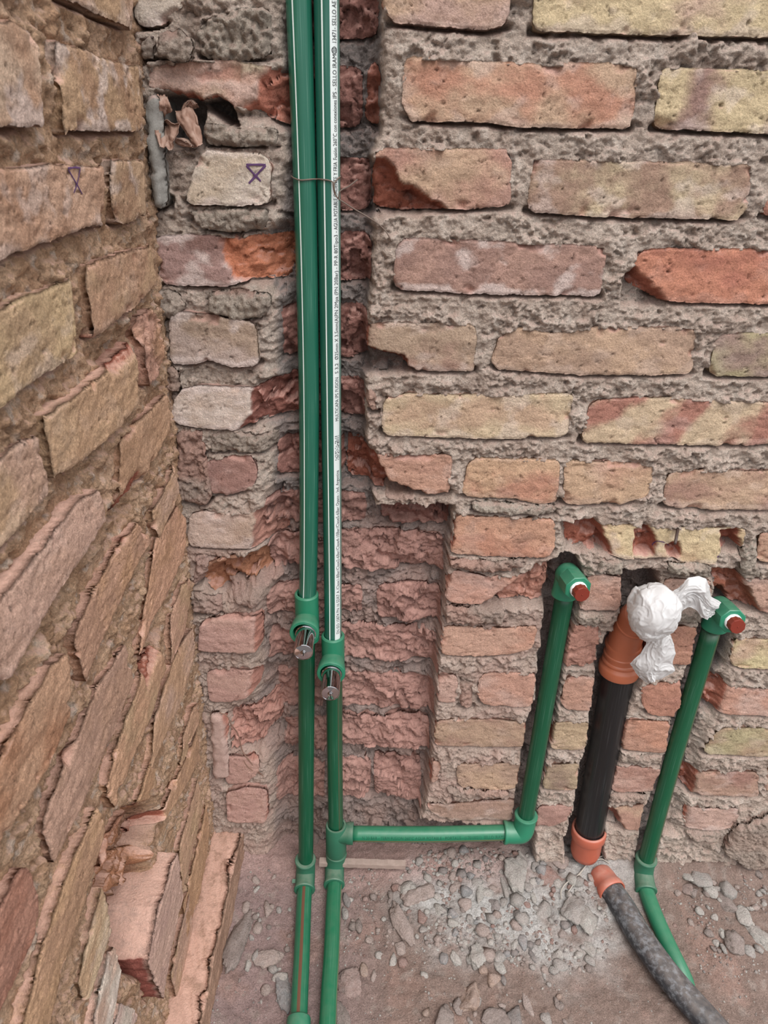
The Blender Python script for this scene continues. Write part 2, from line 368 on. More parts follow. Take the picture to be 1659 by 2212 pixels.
    Q1 = gridq(nu, nv)
    if wkey == 'BACK': Q1 = Q1[:, ::-1]
    ring = np.r_[np.arange(n), n * np.arange(1, nv + 1) + nu, n * nv + np.arange(nu - 1, -1, -1), n * np.arange(nv - 1, 0, -1)]
    ra, rb, rh = (a + wa)[ring], (b + wb)[ring], hh[ring]; m_ = len(ring)
    N0 = len(V); i = np.arange(m_); j = (i + 1) % m_; prev = ring; qs = []; VV = [V]; end = np.minimum(rh - 0.014, -depth)
    for q in range(rings):
        if q == 0: dz = rh - 0.008 - 0.002 * fbm(ra * 90, rb * 90, 2, 3)
        else: dz = rh - 0.008 + (end - rh + 0.008) * q / (rings - 1)
        k2 = 0.0022 * fbm(ra * 50 + q * 0.35, rb * 50 - dz * 50, 3, 71 + sd) if rings > 3 else 0
        if rings > 3:
            ft = min(1.0, q / 4); ra = (a + wa * (1 - ft))[ring]; rb = (b + wb * (1 - ft))[ring]; dz = dz * (1 - .5 * ft) + .5 * ft * (h - rnd + (-depth - h) * q / (rings - 1))
            if endcol is not None: ra = ra + np.where(S[ring] < .02, .004 * fbm(dz * 55, rb * 55, 4, 73), 0)
        VV.append(wall.p3(ra, rb + k2, dz)); cur = N0 + q * m_ + np.arange(m_)
        qs.append(np.stack([prev[i], cur[i], cur[j], prev[j]], -1)); prev = cur
    qs = [q if wkey == 'BACK' else q[:, ::-1] for q in qs]
    V = np.concatenate(VV); sk = col[ring]
    if rings > 3: sk = .75 * col.mean(0) + .25 * sk
    cs = [sk * (1 + .14 * fbm(ra * 30 + q * .3, rb * 30 + q * .5, 3, 77))[:, None] if rings > 3 else sk for q in range(rings)]
    col = np.concatenate([col] + cs); D = np.concatenate([D] + [D[ring]] * rings)
    if endcol is not None:
        e_ = np.tile(S[ring] < .02, rings); col[N0:][e_] = lin(endcol); D[N0:][e_] = 0
    o = obj_np(name, V, np.concatenate([Q1] + qs), mat=mat or (M_BRICK if wkey == 'BACK' else M_LBRICK), parent=parent, col=col, attrs={'dust': D})
    FOOT[wkey].append((np.concatenate([resample(T, 14), resample(Bt, 14)[::-1]]), h))
    return o

def soft(c, k=.74):
    c = lin(c); l = c @ np.array([.3, .5, .2]); return (l + (c - l) * k) * np.array([1.01, 1.02, .97])
# palette (sRGB of the clay itself)
tan = (200, 160, 130); org = (200, 136, 108); red = (178, 112, 92); yel = (210, 182, 138); mau = (160, 120, 110); pnk = (200, 158, 144)
pal = (214, 194, 180); brn = (168, 130, 110); grn = (180, 162, 120); ltan = (192, 150, 112); lpnk = (202, 158, 136); lyel = (196, 158, 100); lred = (172, 112, 84)
chz = (158, 104, 92)               # hacked clay in the chases
# ------------------------------------------------------------------ back wall bricks, course by course
wb_placeholder = bpy.data.meshes.new('wall_back'); wall_back = bpy.data.objects.new('wall_back', wb_placeholder); C.objects.link(wall_back); wall_back['kind'] = 'structure'; WLOC['wall_back'] = (0, 0, 0)
wl_placeholder = bpy.data.meshes.new('wall_left'); wall_left = bpy.data.objects.new('wall_left', wl_placeholder); C.objects.link(wall_left); wall_left['kind'] = 'structure'; WLOC['wall_left'] = (0, 0, 0)
def bb(top, bot, A, B=None, **k): return brick('BACK', wall_back, top, bot, A, B, **k)
def lb(top, bot, A, B=None, **k): return brick('LEFT', wall_left, top, bot, A, B, **k)
PB = {}
# right of the chase
bb([(800, -70), (1108, -65)], [(838, 46), (945, 57), (1040, 65), (1100, 54)], pnk, tan, blend=0.3, white=.15)
bb([(1158, -60), (1850, -46)], [(1150, 67), (1400, 75), (1659, 79), (1850, 84)], pnk, yel, blend=0.05, white=.3)
bb([(793, 124), (821, 130)], [(782, 262), (820, 272)], (186, 120, 100), chz, rough=.6, h=.002)
bb([(874, 120), (960, 125), (1130, 137), (1360, 133), (1383, 146)], [(868, 246), (890, 261), (1050, 264), (1125, 276), (1366, 277)], tan, org, white=.25)
bb([(1428, 143), (1659, 152), (1850, 155)], [(1413, 278), (1659, 290), (1850, 293)], yel, mau, stripe=.9, blend=.75, white=.35)
bb([(806, 322), (900, 318), (1095, 320), (1107, 330)], [(800, 448), (860, 457), (955, 454), (1104, 447)], tan, (190, 136, 118), blend=.3, white=.1)
bb([(1150, 341), (1300, 345), (1440, 350), (1632, 355)], [(1137, 456), (1180, 461), (1300, 469), (1590, 476), (1612, 468)], (205, 178, 142), brn, blend=.25, white=.35, stripe=.3)
bb([(1652, 432), (1850, 425)], [(1648, 466), (1850, 470)], red, brn)
bb([(856, 522), (880, 514), (1000, 518), (1150, 525), (1312, 532)], [(849, 626), (1000, 634), (1298, 641)], (166, 124, 112), (186, 140, 124), white=.65)
bb([(1378, 543), (1440, 536), (1659, 538), (1850, 538)], [(1354, 612), (1400, 634), (1430, 652), (1659, 658), (1850, 660)], (206, 128, 96), (190, 112, 88), white=.1)
bb([(792, 698), (900, 696), (1030, 701)], [(790, 775), (868, 790), (900, 803), (1026, 803)], (182, 150, 126), (170, 128, 112), white=.3)
bb([(1086, 716), (1130, 707), (1195, 721), (1260, 708), (1400, 706), (1508, 708)], [(1056, 787), (1080, 800), (1250, 811), (1400, 812), (1496, 806)], (186, 148, 124), tan, white=.15)
bb([(1548, 724), (1600, 719), (1850, 717)], [(1530, 812), (1659, 816), (1850, 817)], grn, (160, 128, 116), blend=.25, white=.1)
bb([(828, 858), (880, 850), (1050, 853), (1243, 850)], [(823, 936), (850, 942), (1000, 948), (1080, 949), (1228, 944)], (210, 180, 144), tan, blend=.6, white=.3)
bb([(1277, 866), (1380, 858), (1440, 860), (1560, 866), (1659, 868), (1850, 868)], [(1254, 957), (1400, 960), (1560, 965), (1640, 960), (1850, 955)], (206, 174, 140), (180, 116, 98), stripe=.9, blend=.55, white=.15)
bb([(742, 968), (805, 980), (979, 982)], [(742, 1062), (850, 1067), (970, 1070)], (200, 146, 122), (188, 134, 116), white=.15)
bb([(1016, 992), (1080, 990), (1212, 994)], [(995, 1070), (1040, 1078), (1110, 1078), (1150, 1087), (1204, 1089)], (206, 160, 124), org, blend=.55, white=.12)
bb([(1222, 994), (1415, 1005)], [(1214, 1090), (1340, 1091), (1402, 1076)], (204, 162, 128), (196, 146, 118), white=.12)
bb([(1442, 1021), (1490, 1015), (1659, 1018), (1850, 1018)], [(1430, 1095), (1500, 1102), (1850, 1103)], tan, (176, 130, 112), white=.2)
bb([(983, 1113), (1060, 1117), (1200, 1121)], [(971, 1196), (1050, 1203), (1180, 1205), (1200, 1192)], (208, 150, 120), (202, 136, 108), white=.12, dark=.25)
PB['mark_yel'] = bb([(1220, 1127), (1310, 1132), (1450, 1138), (1615, 1142)], [(1228, 1190), (1300, 1195), (1350, 1208), (1460, 1206), (1475, 1216), (1545, 1220), (1560, 1190), (1604, 1190)], (218, 188, 142), (206, 164, 124), blend=.6, white=.35)
bb([(1640, 1150), (1850, 1145)], [(1635, 1216), (1850, 1225)], (190, 138, 114), tan)
bb([(966, 1235), (990, 1233), (1060, 1248), (1140, 1238), (1200, 1220)], [(961, 1298), (1000, 1304), (1045, 1308), (1200, 1312)], pnk, org, fresh=(190, 124, 102), dust=.35, white=.1)
bb([(1268, 1244), (1300, 1241), (1349, 1248)], [(1250, 1320), (1330, 1322), (1345, 1308)], (200, 146, 126), pnk, white=.1)
bb([(1436, 1250), (1542, 1255)], [(1430, 1300), (1535, 1292)], pnk, org)
bb([(1545, 1238), (1600, 1248), (1850, 1265)], [(1560, 1312), (1640, 1325), (1850, 1330)], (196, 148, 128), pnk, fresh=(176, 104, 82))
bb([(956, 1352), (1000, 1355), (1100, 1357), (1163, 1352)], [(950, 1415), (1040, 1420), (1100, 1416), (1152, 1403)], (206, 156, 132), org, blend=.5, dust=.15)
bb([(1226, 1352), (1300, 1350)], [(1212, 1440), (1290, 1440)], (178, 126, 108), pnk, dust=.2, rough=.25)
bb([(1405, 1350), (1512, 1356)], [(1392, 1436), (1496, 1438)], (192, 132, 106), (180, 122, 100))
bb([(1588, 1379), (1659, 1382), (1850, 1384)], [(1574, 1435), (1610, 1446), (1850, 1446)], (206, 184, 134), tan, blend=.5, white=.1)
bb([(948, 1455), (990, 1458)], [(943, 1517), (987, 1519)], pnk, (196, 140, 122), dust=.15)
bb([(1036, 1460), (1060, 1453), (1160, 1455)], [(1030, 1508), (1046, 1524), (1150, 1529)], (200, 144, 122), pnk, dust=.1)
bb([(1222, 1462), (1290, 1465)], [(1210, 1525), (1230, 1535), (1284, 1537)], (196, 142, 120), pnk, white=.05)
bb([(1382, 1483), (1420, 1475), (1476, 1472)], [(1390, 1536), (1410, 1546), (1455, 1550), (1473, 1532)], (190, 126, 102), (176, 114, 96))
bb([(1532, 1466), (1600, 1487), (1659, 1490), (1850, 1490)], [(1510, 1528), (1575, 1545), (1659, 1548), (1850, 1548)], (198, 140, 118), pnk, white=.2)
bb([(940, 1560), (985, 1553), (1080, 1556), (1142, 1562)], [(935, 1611), (1040, 1615), (1132, 1616)], (186, 148, 122), (170, 128, 110), white=.1)
bb([(1195, 1562), (1276, 1560)], [(1188, 1618), (1240, 1622), (1268, 1618)], (190, 158, 124), pnk, blend=.6)
bb([(1352, 1556), (1450, 1560)], [(1340, 1622), (1440, 1627)], (186, 134, 112), org, blend=.5)
bb([(1545, 1580), (1580, 1572), (1850, 1580)], [(1520, 1630), (1659, 1635), (1850, 1636)], grn, (176, 142, 112), blend=.5, white=.12)
bb([(930, 1642), (955, 1645)], [(926, 1692), (945, 1695)], pnk, (196, 146, 124), dust=.2)
bb([(985, 1652), (1050, 1650), (1128, 1648)], [(990, 1700), (1020, 1706), (1090, 1708), (1122, 1700)], (186, 148, 126), tan, dark=.55)
bb([(1180, 1653), (1256, 1652)], [(1171, 1705), (1246, 1709)], (178, 150, 120), (160, 128, 110), dark=.2)
bb([(1328, 1655), (1430, 1660)], [(1316, 1706), (1340, 1713), (1414, 1710)], (180, 128, 112), pnk, blend=.5, white=.1)
bb([(1462, 1664), (1510, 1666), (1640, 1668)], [(1462, 1702), (1495, 1719), (1640, 1723)], (182, 140, 120), (166, 118, 104), white=.2)
bb([(1660, 1655), (1850, 1655)], [(1652, 1712), (1850, 1715)], (178, 136, 122), tan)
bb([(922, 1737), (1000, 1735), (1060, 1730), (1113, 1727)], [(922, 1748), (945, 1767), (975, 1775), (1050, 1773), (1107, 1775)], (178, 140, 124), brn, white=.3, dust=.15)
bb([(1163, 1741), (1240, 1739)], [(1152, 1788), (1200, 1785), (1234, 1766)], (184, 136, 124), (172, 124, 112), dust=.15)
bb([(1305, 1748), (1395, 1738)], [(1300, 1768), (1345, 1790), (1378, 1798), (1388, 1772)], (186, 136, 116), tan, dust=.15)
bb([(1478, 1740), (1520, 1747), (1600, 1747)], [(1478, 1788), (1530, 1796), (1590, 1790)], (186, 146, 134), pnk, white=.35)
# the course above the picture
bb([(830, -292), (1300, -286)], [(832, -142), (1300, -130)], tan, pnk, white=.2); bb([(1356, -286), (1850, -280)], [(1352, -128), (1850, -120)], yel, tan, white=.2)
bb([(296, -270), (570, -262)], [(300, -130), (572, -124)], pnk, mau, white=.3); bb([(634, -268), (800, -264)], [(634, -136), (800, -132)], chz, red, fresh=(142, 92, 84))
# left of the chase
bb([(284, -60), (470, -60)], [(292, 58), (345, 55), (420, -10)], pal, pnk, white=.6)
bb([(326, 136), (420, 128), (500, 130), (545, 135), (572, 142), (625, 150)], [(316, 194), (345, 197), (390, 207), (430, 216), (470, 209), (508, 237), (545, 238), (625, 275)], (206, 158, 140), (190, 176, 148), blend=.55, white=.25, fresh=(190, 116, 96))
PB['mark_back'] = bb([(434, 322), (480, 325), (560, 330), (586, 338)], [(398, 438), (420, 441), (500, 445), (583, 444)], pal, (204, 178, 154), white=.55, h=.008, blend=.6)
bb([(331, 509), (400, 505), (500, 510), (580, 508), (628, 505)], [(343, 614), (440, 620), (490, 618), (540, 606), (625, 612)], (178, 136, 130), (150, 108, 100), white=.7, fresh=(204, 124, 90))
bb([(363, 680), (395, 672), (440, 680), (500, 690), (554, 697)], [(367, 789), (400, 789), (455, 780), (500, 794), (560, 791)], (192, 164, 154), (178, 148, 128), white=.6, h=.006)
bb([(378, 846), (430, 832), (550, 838), (600, 826), (640, 822)], [(368, 914), (440, 927), (515, 930), (560, 915), (640, 915)], (220, 196, 186), (206, 174, 156), white=.65, fresh=(150, 94, 84), h=.004)
bb([(440, 998), (500, 985), (540, 985), (556, 996)], [(458, 1072), (500, 1070), (530, 1060), (555, 1046)], (170, 122, 112), (156, 112, 104), white=.15, dust=.1)
bb([(410, 1107), (440, 1105), (545, 1108), (620, 1098)], [(403, 1174), (412, 1181), (470, 1186), (546, 1188), (615, 1185)], (204, 174, 160), (190, 158, 138), white=.45, fresh=(176, 122, 108), dust=.12)
bb([(438, 1218), (500, 1200), (605, 1192)], [(430, 1262), (462, 1286), (605, 1262)], (176, 122, 92), (168, 112, 84), fresh=(176, 116, 84), dust=.05)
bb([(430, 1346), (500, 1330), (563, 1335)], [(427, 1410), (564, 1413)], (196, 150, 140), pnk, dust=.45, h=.008)
bb([(445, 1450), (500, 1444), (566, 1452)], [(452, 1518), (500, 1520), (540, 1506), (566, 1482)], (190, 144, 134), pnk, dust=.55, h=.002)
bb([(495, 1548), (560, 1535), (606, 1520)], [(500, 1620), (550, 1628), (604, 1600)], (180, 132, 122), pnk, dust=.65, rough=.8)
bb([(488, 1632), (560, 1640)], [(487, 1696), (530, 1694), (560, 1672)], (186, 140, 130), pnk, dust=.55)
bb([(487, 1712), (530, 1702), (577, 1706)], [(490, 1777), (579, 1779)], (188, 142, 134), pnk, dust=.6, h=.008)
# hacked courses inside the chase, behind the pipes
def cz(x0, x1, y0, y1, k=0.0, d=.2, sl=.03, **kw):
    ya, yb = y0 + sl * (x1 - x0) * .5, y1 + sl * (x1 - x0) * .5
    bb([(x0, y0), ((x0 + x1) / 2, (y0 + ya) / 2 - 3), (x1, ya)], [(x0 + 1, y1), ((x0 + x1) / 2, (y1 + yb) / 2 + 4), (x1 - 1, yb)], chz, (160, 108, 98), fresh=(142, 92, 84) if d < .4 else (142, 100, 93), dust=d, h=.001 + k, rnd=.0035, **kw)
cz(628, 818, -70, 66); cz(632, 780, 135, 272); cz(634, 800, 338, 458); cz(632, 802, 508, 616); cz(600, 796, 668, 788); cz(645, 788, 832, 922)
cz(592, 742, 966, 1046); cz(566, 790, 1085, 1158, d=.4); cz(818, 974, 1098, 1160, d=.12)
cz(570, 700, 1190, 1262, .004, d=.6); cz(706, 962, 1180, 1260, .004, d=.55)
cz(570, 782, 1296, 1360, .002, d=.65); cz(812, 956, 1300, 1372, .004, d=.45)
cz(572, 720, 1392, 1450, .0, d=.6); cz(728, 948, 1392, 1462, .004, d=.55)
cz(590, 700, 1482, 1562, .0, d=.65); cz(708, 940, 1492, 1566, .002, d=.6)
cz(606, 720, 1592, 1656, .002, d=.65); cz(728, 930, 1592, 1652, .008, d=.6)
cz(592, 700, 1682, 1760, .0, d=.65); cz(706, 800, 1682, 1762, .002, d=.6); cz(806, 912, 1680, 1766, .004, d=.5)
# lumps of squeezed-out mortar
def ml(top, bot, col=(186, 170, 156), d=.1, lump=.009, h=.004, res=.0016, **k):
    k.setdefault('mat', M_MORT); return bb(top, bot, col, (168, 150, 138), name='mortar_lump', lumpy=lump, h=h, rnd=.012, dust=d, res=res, **k)
ml([(338, 64), (380, 58), (416, 84)], [(334, 118), (380, 134), (412, 132)], d=.2, h=.014)
ml([(302, 85), (330, 72)], [(300, 128), (332, 130)], d=.2)
ml([(430, 40), (500, 20), (585, 10)], [(430, 124), (510, 134), (588, 120)], lump=.012, h=.0)
ml([(436, 265), (480, 268), (600, 278)], [(440, 310), (500, 318), (596, 312)], d=.15, h=.002)
ml([(408, 456), (480, 448), (580, 452)], [(430, 492), (500, 506), (576, 496)], d=.12, h=.004)
ml([(446, 632), (520, 624), (584, 640)], [(450, 676), (520, 694), (560, 690), (582, 670)], d=.12, h=.006)
ml([(332, 630), (362, 622), (398, 650)], [(336, 690), (366, 690), (398, 672)], d=.25, h=.006)
ml([(354, 792), (384, 796)], [(356, 846), (388, 852)], (178, 146, 130), d=.25, h=.008)
ml([(376, 930), (436, 930), (445, 985)], [(380, 1080), (440, 1096), (458, 1076)], (188, 140, 124), d=.3, h=.002)
ml([(455, 934), (520, 930), (600, 938)], [(456, 976), (520, 980), (596, 978)], d=.15, h=-.002)
ml([(478, 1268), (600, 1262)], [(500, 1300), (545, 1320), (606, 1280)], (192, 150, 140), d=.5, h=.006, lump=.006)
ml([(420, 1196), (452, 1196)], [(414, 1270), (446, 1262)], (188, 150, 140), d=.5, h=.0, lump=.006)
ml([(414, 1275), (480, 1290)], [(418, 1330), (486, 1326)], (186, 146, 136), d=.5, h=.0)
ml([(786, 838), (812, 846)], [(790, 882), (818, 896)], (190, 146, 128), d=.3, h=.004)
ml([(968, 1208), (1060, 1212), (1140, 1208)], [(966, 1228), (1060, 1242), (1140, 1228)], (186, 138, 120), d=.35, h=.004)
ml([(962, 1312), (1090, 1312)], [(960, 1345), (1030, 1352), (1088, 1350)], (190, 142, 126), d=.35, h=.003)
ml([(1240, 1330), (1300, 1328)], [(1246, 1350), (1296, 1352)], d=.1, h=.0)
ml([(1300, 1206), (1350, 1214)], [(1290, 1238), (1346, 1246)], d=.1, h=.004)
ml([(1444, 1214), (1540, 1224)], [(1446, 1244), (1540, 1250)], (196, 180, 166), d=.1, h=.006)
ml([(1436, 1310), (1520, 1318)], [(1440, 1348), (1516, 1348)], d=.1, h=.004)
ml([(1600, 1182), (1635, 1150)], [(1598, 1250), (1640, 1255)], d=.05, h=.0)
ml([(1590, 1792), (1659, 1770), (1850, 1768)], [(1562, 1845), (1620, 1880), (1850, 1890)], (176, 150, 136), d=.15, h=.012, lump=.007)
ml([(1480, 1800), (1560, 1798)], [(1500, 1822), (1555, 1822)], (180, 156, 142), d=.15, h=.004)
ml([(1020, 1085), (1200, 1094)], [(1022, 1108), (1200, 1114)], (196, 180, 166), d=.08, h=.002, lump=.007)
ml([(826, 1052), (900, 1074)], [(830, 1080), (900, 1096)], (182, 150, 136), d=.25, h=.0)
ml([(960, 1706), (1100, 1712)], [(985, 1728), (1100, 1726)], (186, 146, 130), d=.3, h=.004)
ml([(990, 1462), (1024, 1460)], [(992, 1530), (1022, 1532)], (190, 144, 128), d=.35, h=-.004)
ml([(1306, 1716), (1400, 1716)], [(1312, 1736), (1398, 1734)], (190, 160, 146), d=.15, h=.002)
ml([(1330, 1630), (1438, 1632)], [(1326, 1650), (1432, 1654)], (194, 168, 154), d=.1, h=.0)
# trowelled strips in the corner
bb([(310, 200), (342, 198)], [(326, 455), (358, 452)], (146, 141, 138), (132, 127, 124), mat=M_SMOOTH, name='mortar_patch', nocarve=True, h=.016, rnd=.012, relief=.5, res=.0024)
bb([(452, 1545), (488, 1552)], [(458, 1690), (494, 1684)], (178, 152, 144), (166, 140, 132), mat=M_SMOOTH, name='mortar_patch', h=.008, rnd=.012, relief=.7, dust=.35, res=.0024)

# ------------------------------------------------------------------ left wall bricks
H = .006
lb([(-120, -380), (270, -300)], [(-110, -200), (276, -170)], ltan, lpnk, h=H, white=.3)
lb([(100, -140), (287, -110)], [(130, -10), (262, 52), (287, 58)], ltan, lpnk, h=H, white=.3)
lb([(-60, 50), (30, 48), (88, 76)], [(-60, 274), (50, 274), (98, 267)], (200, 164, 138), (184, 138, 108), h=H, white=.55)
lb([(123, 96), (170, 99), (240, 130), (302, 146)], [(143, 282), (220, 283), (300, 284), (308, 275)], ltan, (180, 134, 100), h=H, white=.6, stripe=.5)
PB['mark_left'] = lb([(-60, 364), (80, 361), (115, 353), (225, 362)], [(-60, 592), (0, 565), (110, 520), (190, 492), (228, 485)], (196, 150, 122), (178, 130, 100), h=H, white=.35)
lb([(240, 348), (300, 345), (313, 352)], [(252, 474), (272, 486), (316, 460)], (190, 150, 116), (156, 110, 80), h=H, white=.45)
lb([(-70, 720), (0, 672), (60, 638), (158, 606)], [(-70, 925), (0, 882), (60, 838), (150, 778), (168, 760)], (196, 160, 116), (186, 148, 110), h=H, white=.25)
lb([(189, 580), (215, 564), (275, 542), (331, 533)], [(202, 712), (208, 732), (250, 700), (310, 648), (341, 612)], (190, 142, 110), ltan, h=H, white=.1)
lb([(-70, 1062), (0, 996), (55, 950), (88, 944)], [(-70, 1268), (0, 1188), (60, 1122), (107, 1058)], (190, 146, 122), ltan, h=H, white=.15)
lb([(98, 905), (130, 880), (200, 830), (297, 745)], [(119, 1030), (185, 994), (240, 944), (266, 918), (306, 866)], (196, 150, 112), ltan, h=H + .004, white=.08)
lb([(298, 692), (325, 664), (346, 690)], [(319, 830), (340, 815), (355, 772)], (204, 156, 136), ltan, h=H, rough=.35)
lb([(261, 960), (300, 910), (362, 850), (368, 868)], [(263, 1106), (330, 1010), (368, 926)], (196, 148, 114), (188, 140, 104), h=H)
lb([(-70, 1372), (0, 1300), (85, 1200), (165, 1090), (216, 1060)], [(-50, 1505), (0, 1476), (34, 1466), (52, 1420), (100, 1335), (150, 1250), (190, 1190), (232, 1122)], (202, 156, 136), (196, 150, 128), h=H + .006, white=.1)
lb([(162, 1375), (200, 1290), (250, 1200), (302, 1128)], [(187, 1474), (230, 1370), (275, 1270), (310, 1200), (330, 1170)], (190, 140, 112), (196, 144, 104), h=H)
lb([(332, 1110), (362, 1050), (382, 1005)], [(345, 1165), (372, 1108), (388, 1062)], (196, 150, 114), lpnk, h=H)
lb([(338, 1165), (384, 1092), (402, 1120)], [(302, 1412), (330, 1358), (370, 1268), (404, 1188)], (206, 150, 118), (196, 142, 104), h=H - .002)
lb([(-60, 1760), (0, 1648), (60, 1530), (110, 1440), (150, 1412)], [(-60, 1935), (0, 1826), (60, 1738), (110, 1648), (157, 1540)], (196, 146, 112), (176, 120, 84), h=H + .004)
lb([(96, 1778), (160, 1610), (215, 1480), (276, 1385)], [(117, 1866), (150, 1800), (200, 1690), (250, 1580), (289, 1470)], (190, 144, 122), (184, 138, 112), h=H)
lb([(232, 1700), (262, 1590), (300, 1480), (342, 1388)], [(246, 1746), (290, 1640), (330, 1540), (363, 1440)], (200, 148, 112), ltan, h=H)
lb([(371, 1330), (395, 1262), (411, 1250)], [(372, 1436), (400, 1370), (415, 1290)], (204, 152, 124), ltan, h=H)
lb([(336, 1560), (375, 1432), (405, 1370), (419, 1358)], [(326, 1664), (355, 1600), (400, 1500), (421, 1410)], (198, 150, 114), lpnk, h=H)
lb([(300, 1735), (318, 1660), (330, 1640)], [(306, 1765), (326, 1720), (340, 1690)], ltan, (190, 140, 100), h=H)
lb([(396, 1600), (414, 1540), (428, 1518)], [(394, 1660), (416, 1600), (432, 1560)], (200, 150, 118), ltan, h=H)
lb([(352, 1760), (380, 1690), (428, 1580)], [(340, 1800), (375, 1745), (434, 1640)], (196, 146, 108), (188, 140, 108), h=H)
lb([(-40, 2050), (0, 1962), (45, 1880), (66, 1875)], [(-40, 2280), (0, 2195), (32, 2128), (70, 2040), (88, 1962)], (180, 122, 100), (170, 108, 84), h=H)
lb([(40, 2270), (100, 2030), (150, 1880), (215, 1740)], [(90, 2290), (160, 2020), (200, 1900), (229, 1790)], (196, 148, 106), (186, 138, 104), h=H + .004)
lb([(172, 2130), (204, 1990), (223, 1912)], [(192, 2168), (226, 2060), (249, 1985)], (202, 168, 132), ltan, h=H, white=.2)
lb([(190, 2290), (234, 2062), (257, 2042)], [(228, 2300), (258, 2136), (266, 2082)], (200, 160, 140), pal, h=H, white=.3)
lb([(238, 2300), (258, 2168), (289, 2178)], [(276, 2310), (296, 2206), (299, 2190)], (196, 158, 148), pal, h=H + .004, white=.3)
lb([(232, 1806), (270, 1752), (332, 1728)], [(218, 1870), (270, 1850), (318, 1822)], (168, 108, 78), lred, fresh=(178, 120, 86), h=.006)
lb([(240, 1905), (300, 1842), (338, 1832)], [(248, 1975), (300, 1930), (334, 1895)], (176, 114, 80), lred, fresh=(180, 122, 88), h=.006)
lb([(322, 2080), (345, 1960), (385, 1840)], [(356, 2160), (368, 2060), (398, 1930)], (198, 156, 140), (190, 148, 136), h=.022, rnd=.003, dust=.15, rings=14, endcol=(146, 88, 78), nocarve=True)
lb([(388, 1840), (404, 1770), (430, 1680)], [(396, 1925), (412, 1860), (438, 1752)], (200, 152, 120), ltan, h=H)
lb([(372, 2110), (392, 2010), (408, 1930)], [(385, 2170), (402, 2090), (418, 2000)], (196, 150, 128), ltan, h=H)
lb([(398, 1960), (424, 1850), (448, 1735)], [(405, 2030), (432, 1930), (454, 1800)], (196, 146, 106), (184, 134, 96), h=H)
# footing course of the left wall, a ledge proud of the wall above it
for a0, a1 in ((-0.01, 0.36), (0.365, 0.74)):
    brick('FOOT', wall_left, [(a0, .076), ((a0 + a1) / 2, .079), (a1, .075)], [(a0, -.03), (a1, -.03)], (178, 134, 108), (158, 116, 92), rings=22, depth=.075, dust=.10, rnd=.004, res=.0024, relief=1.4, name='footing_ledge')

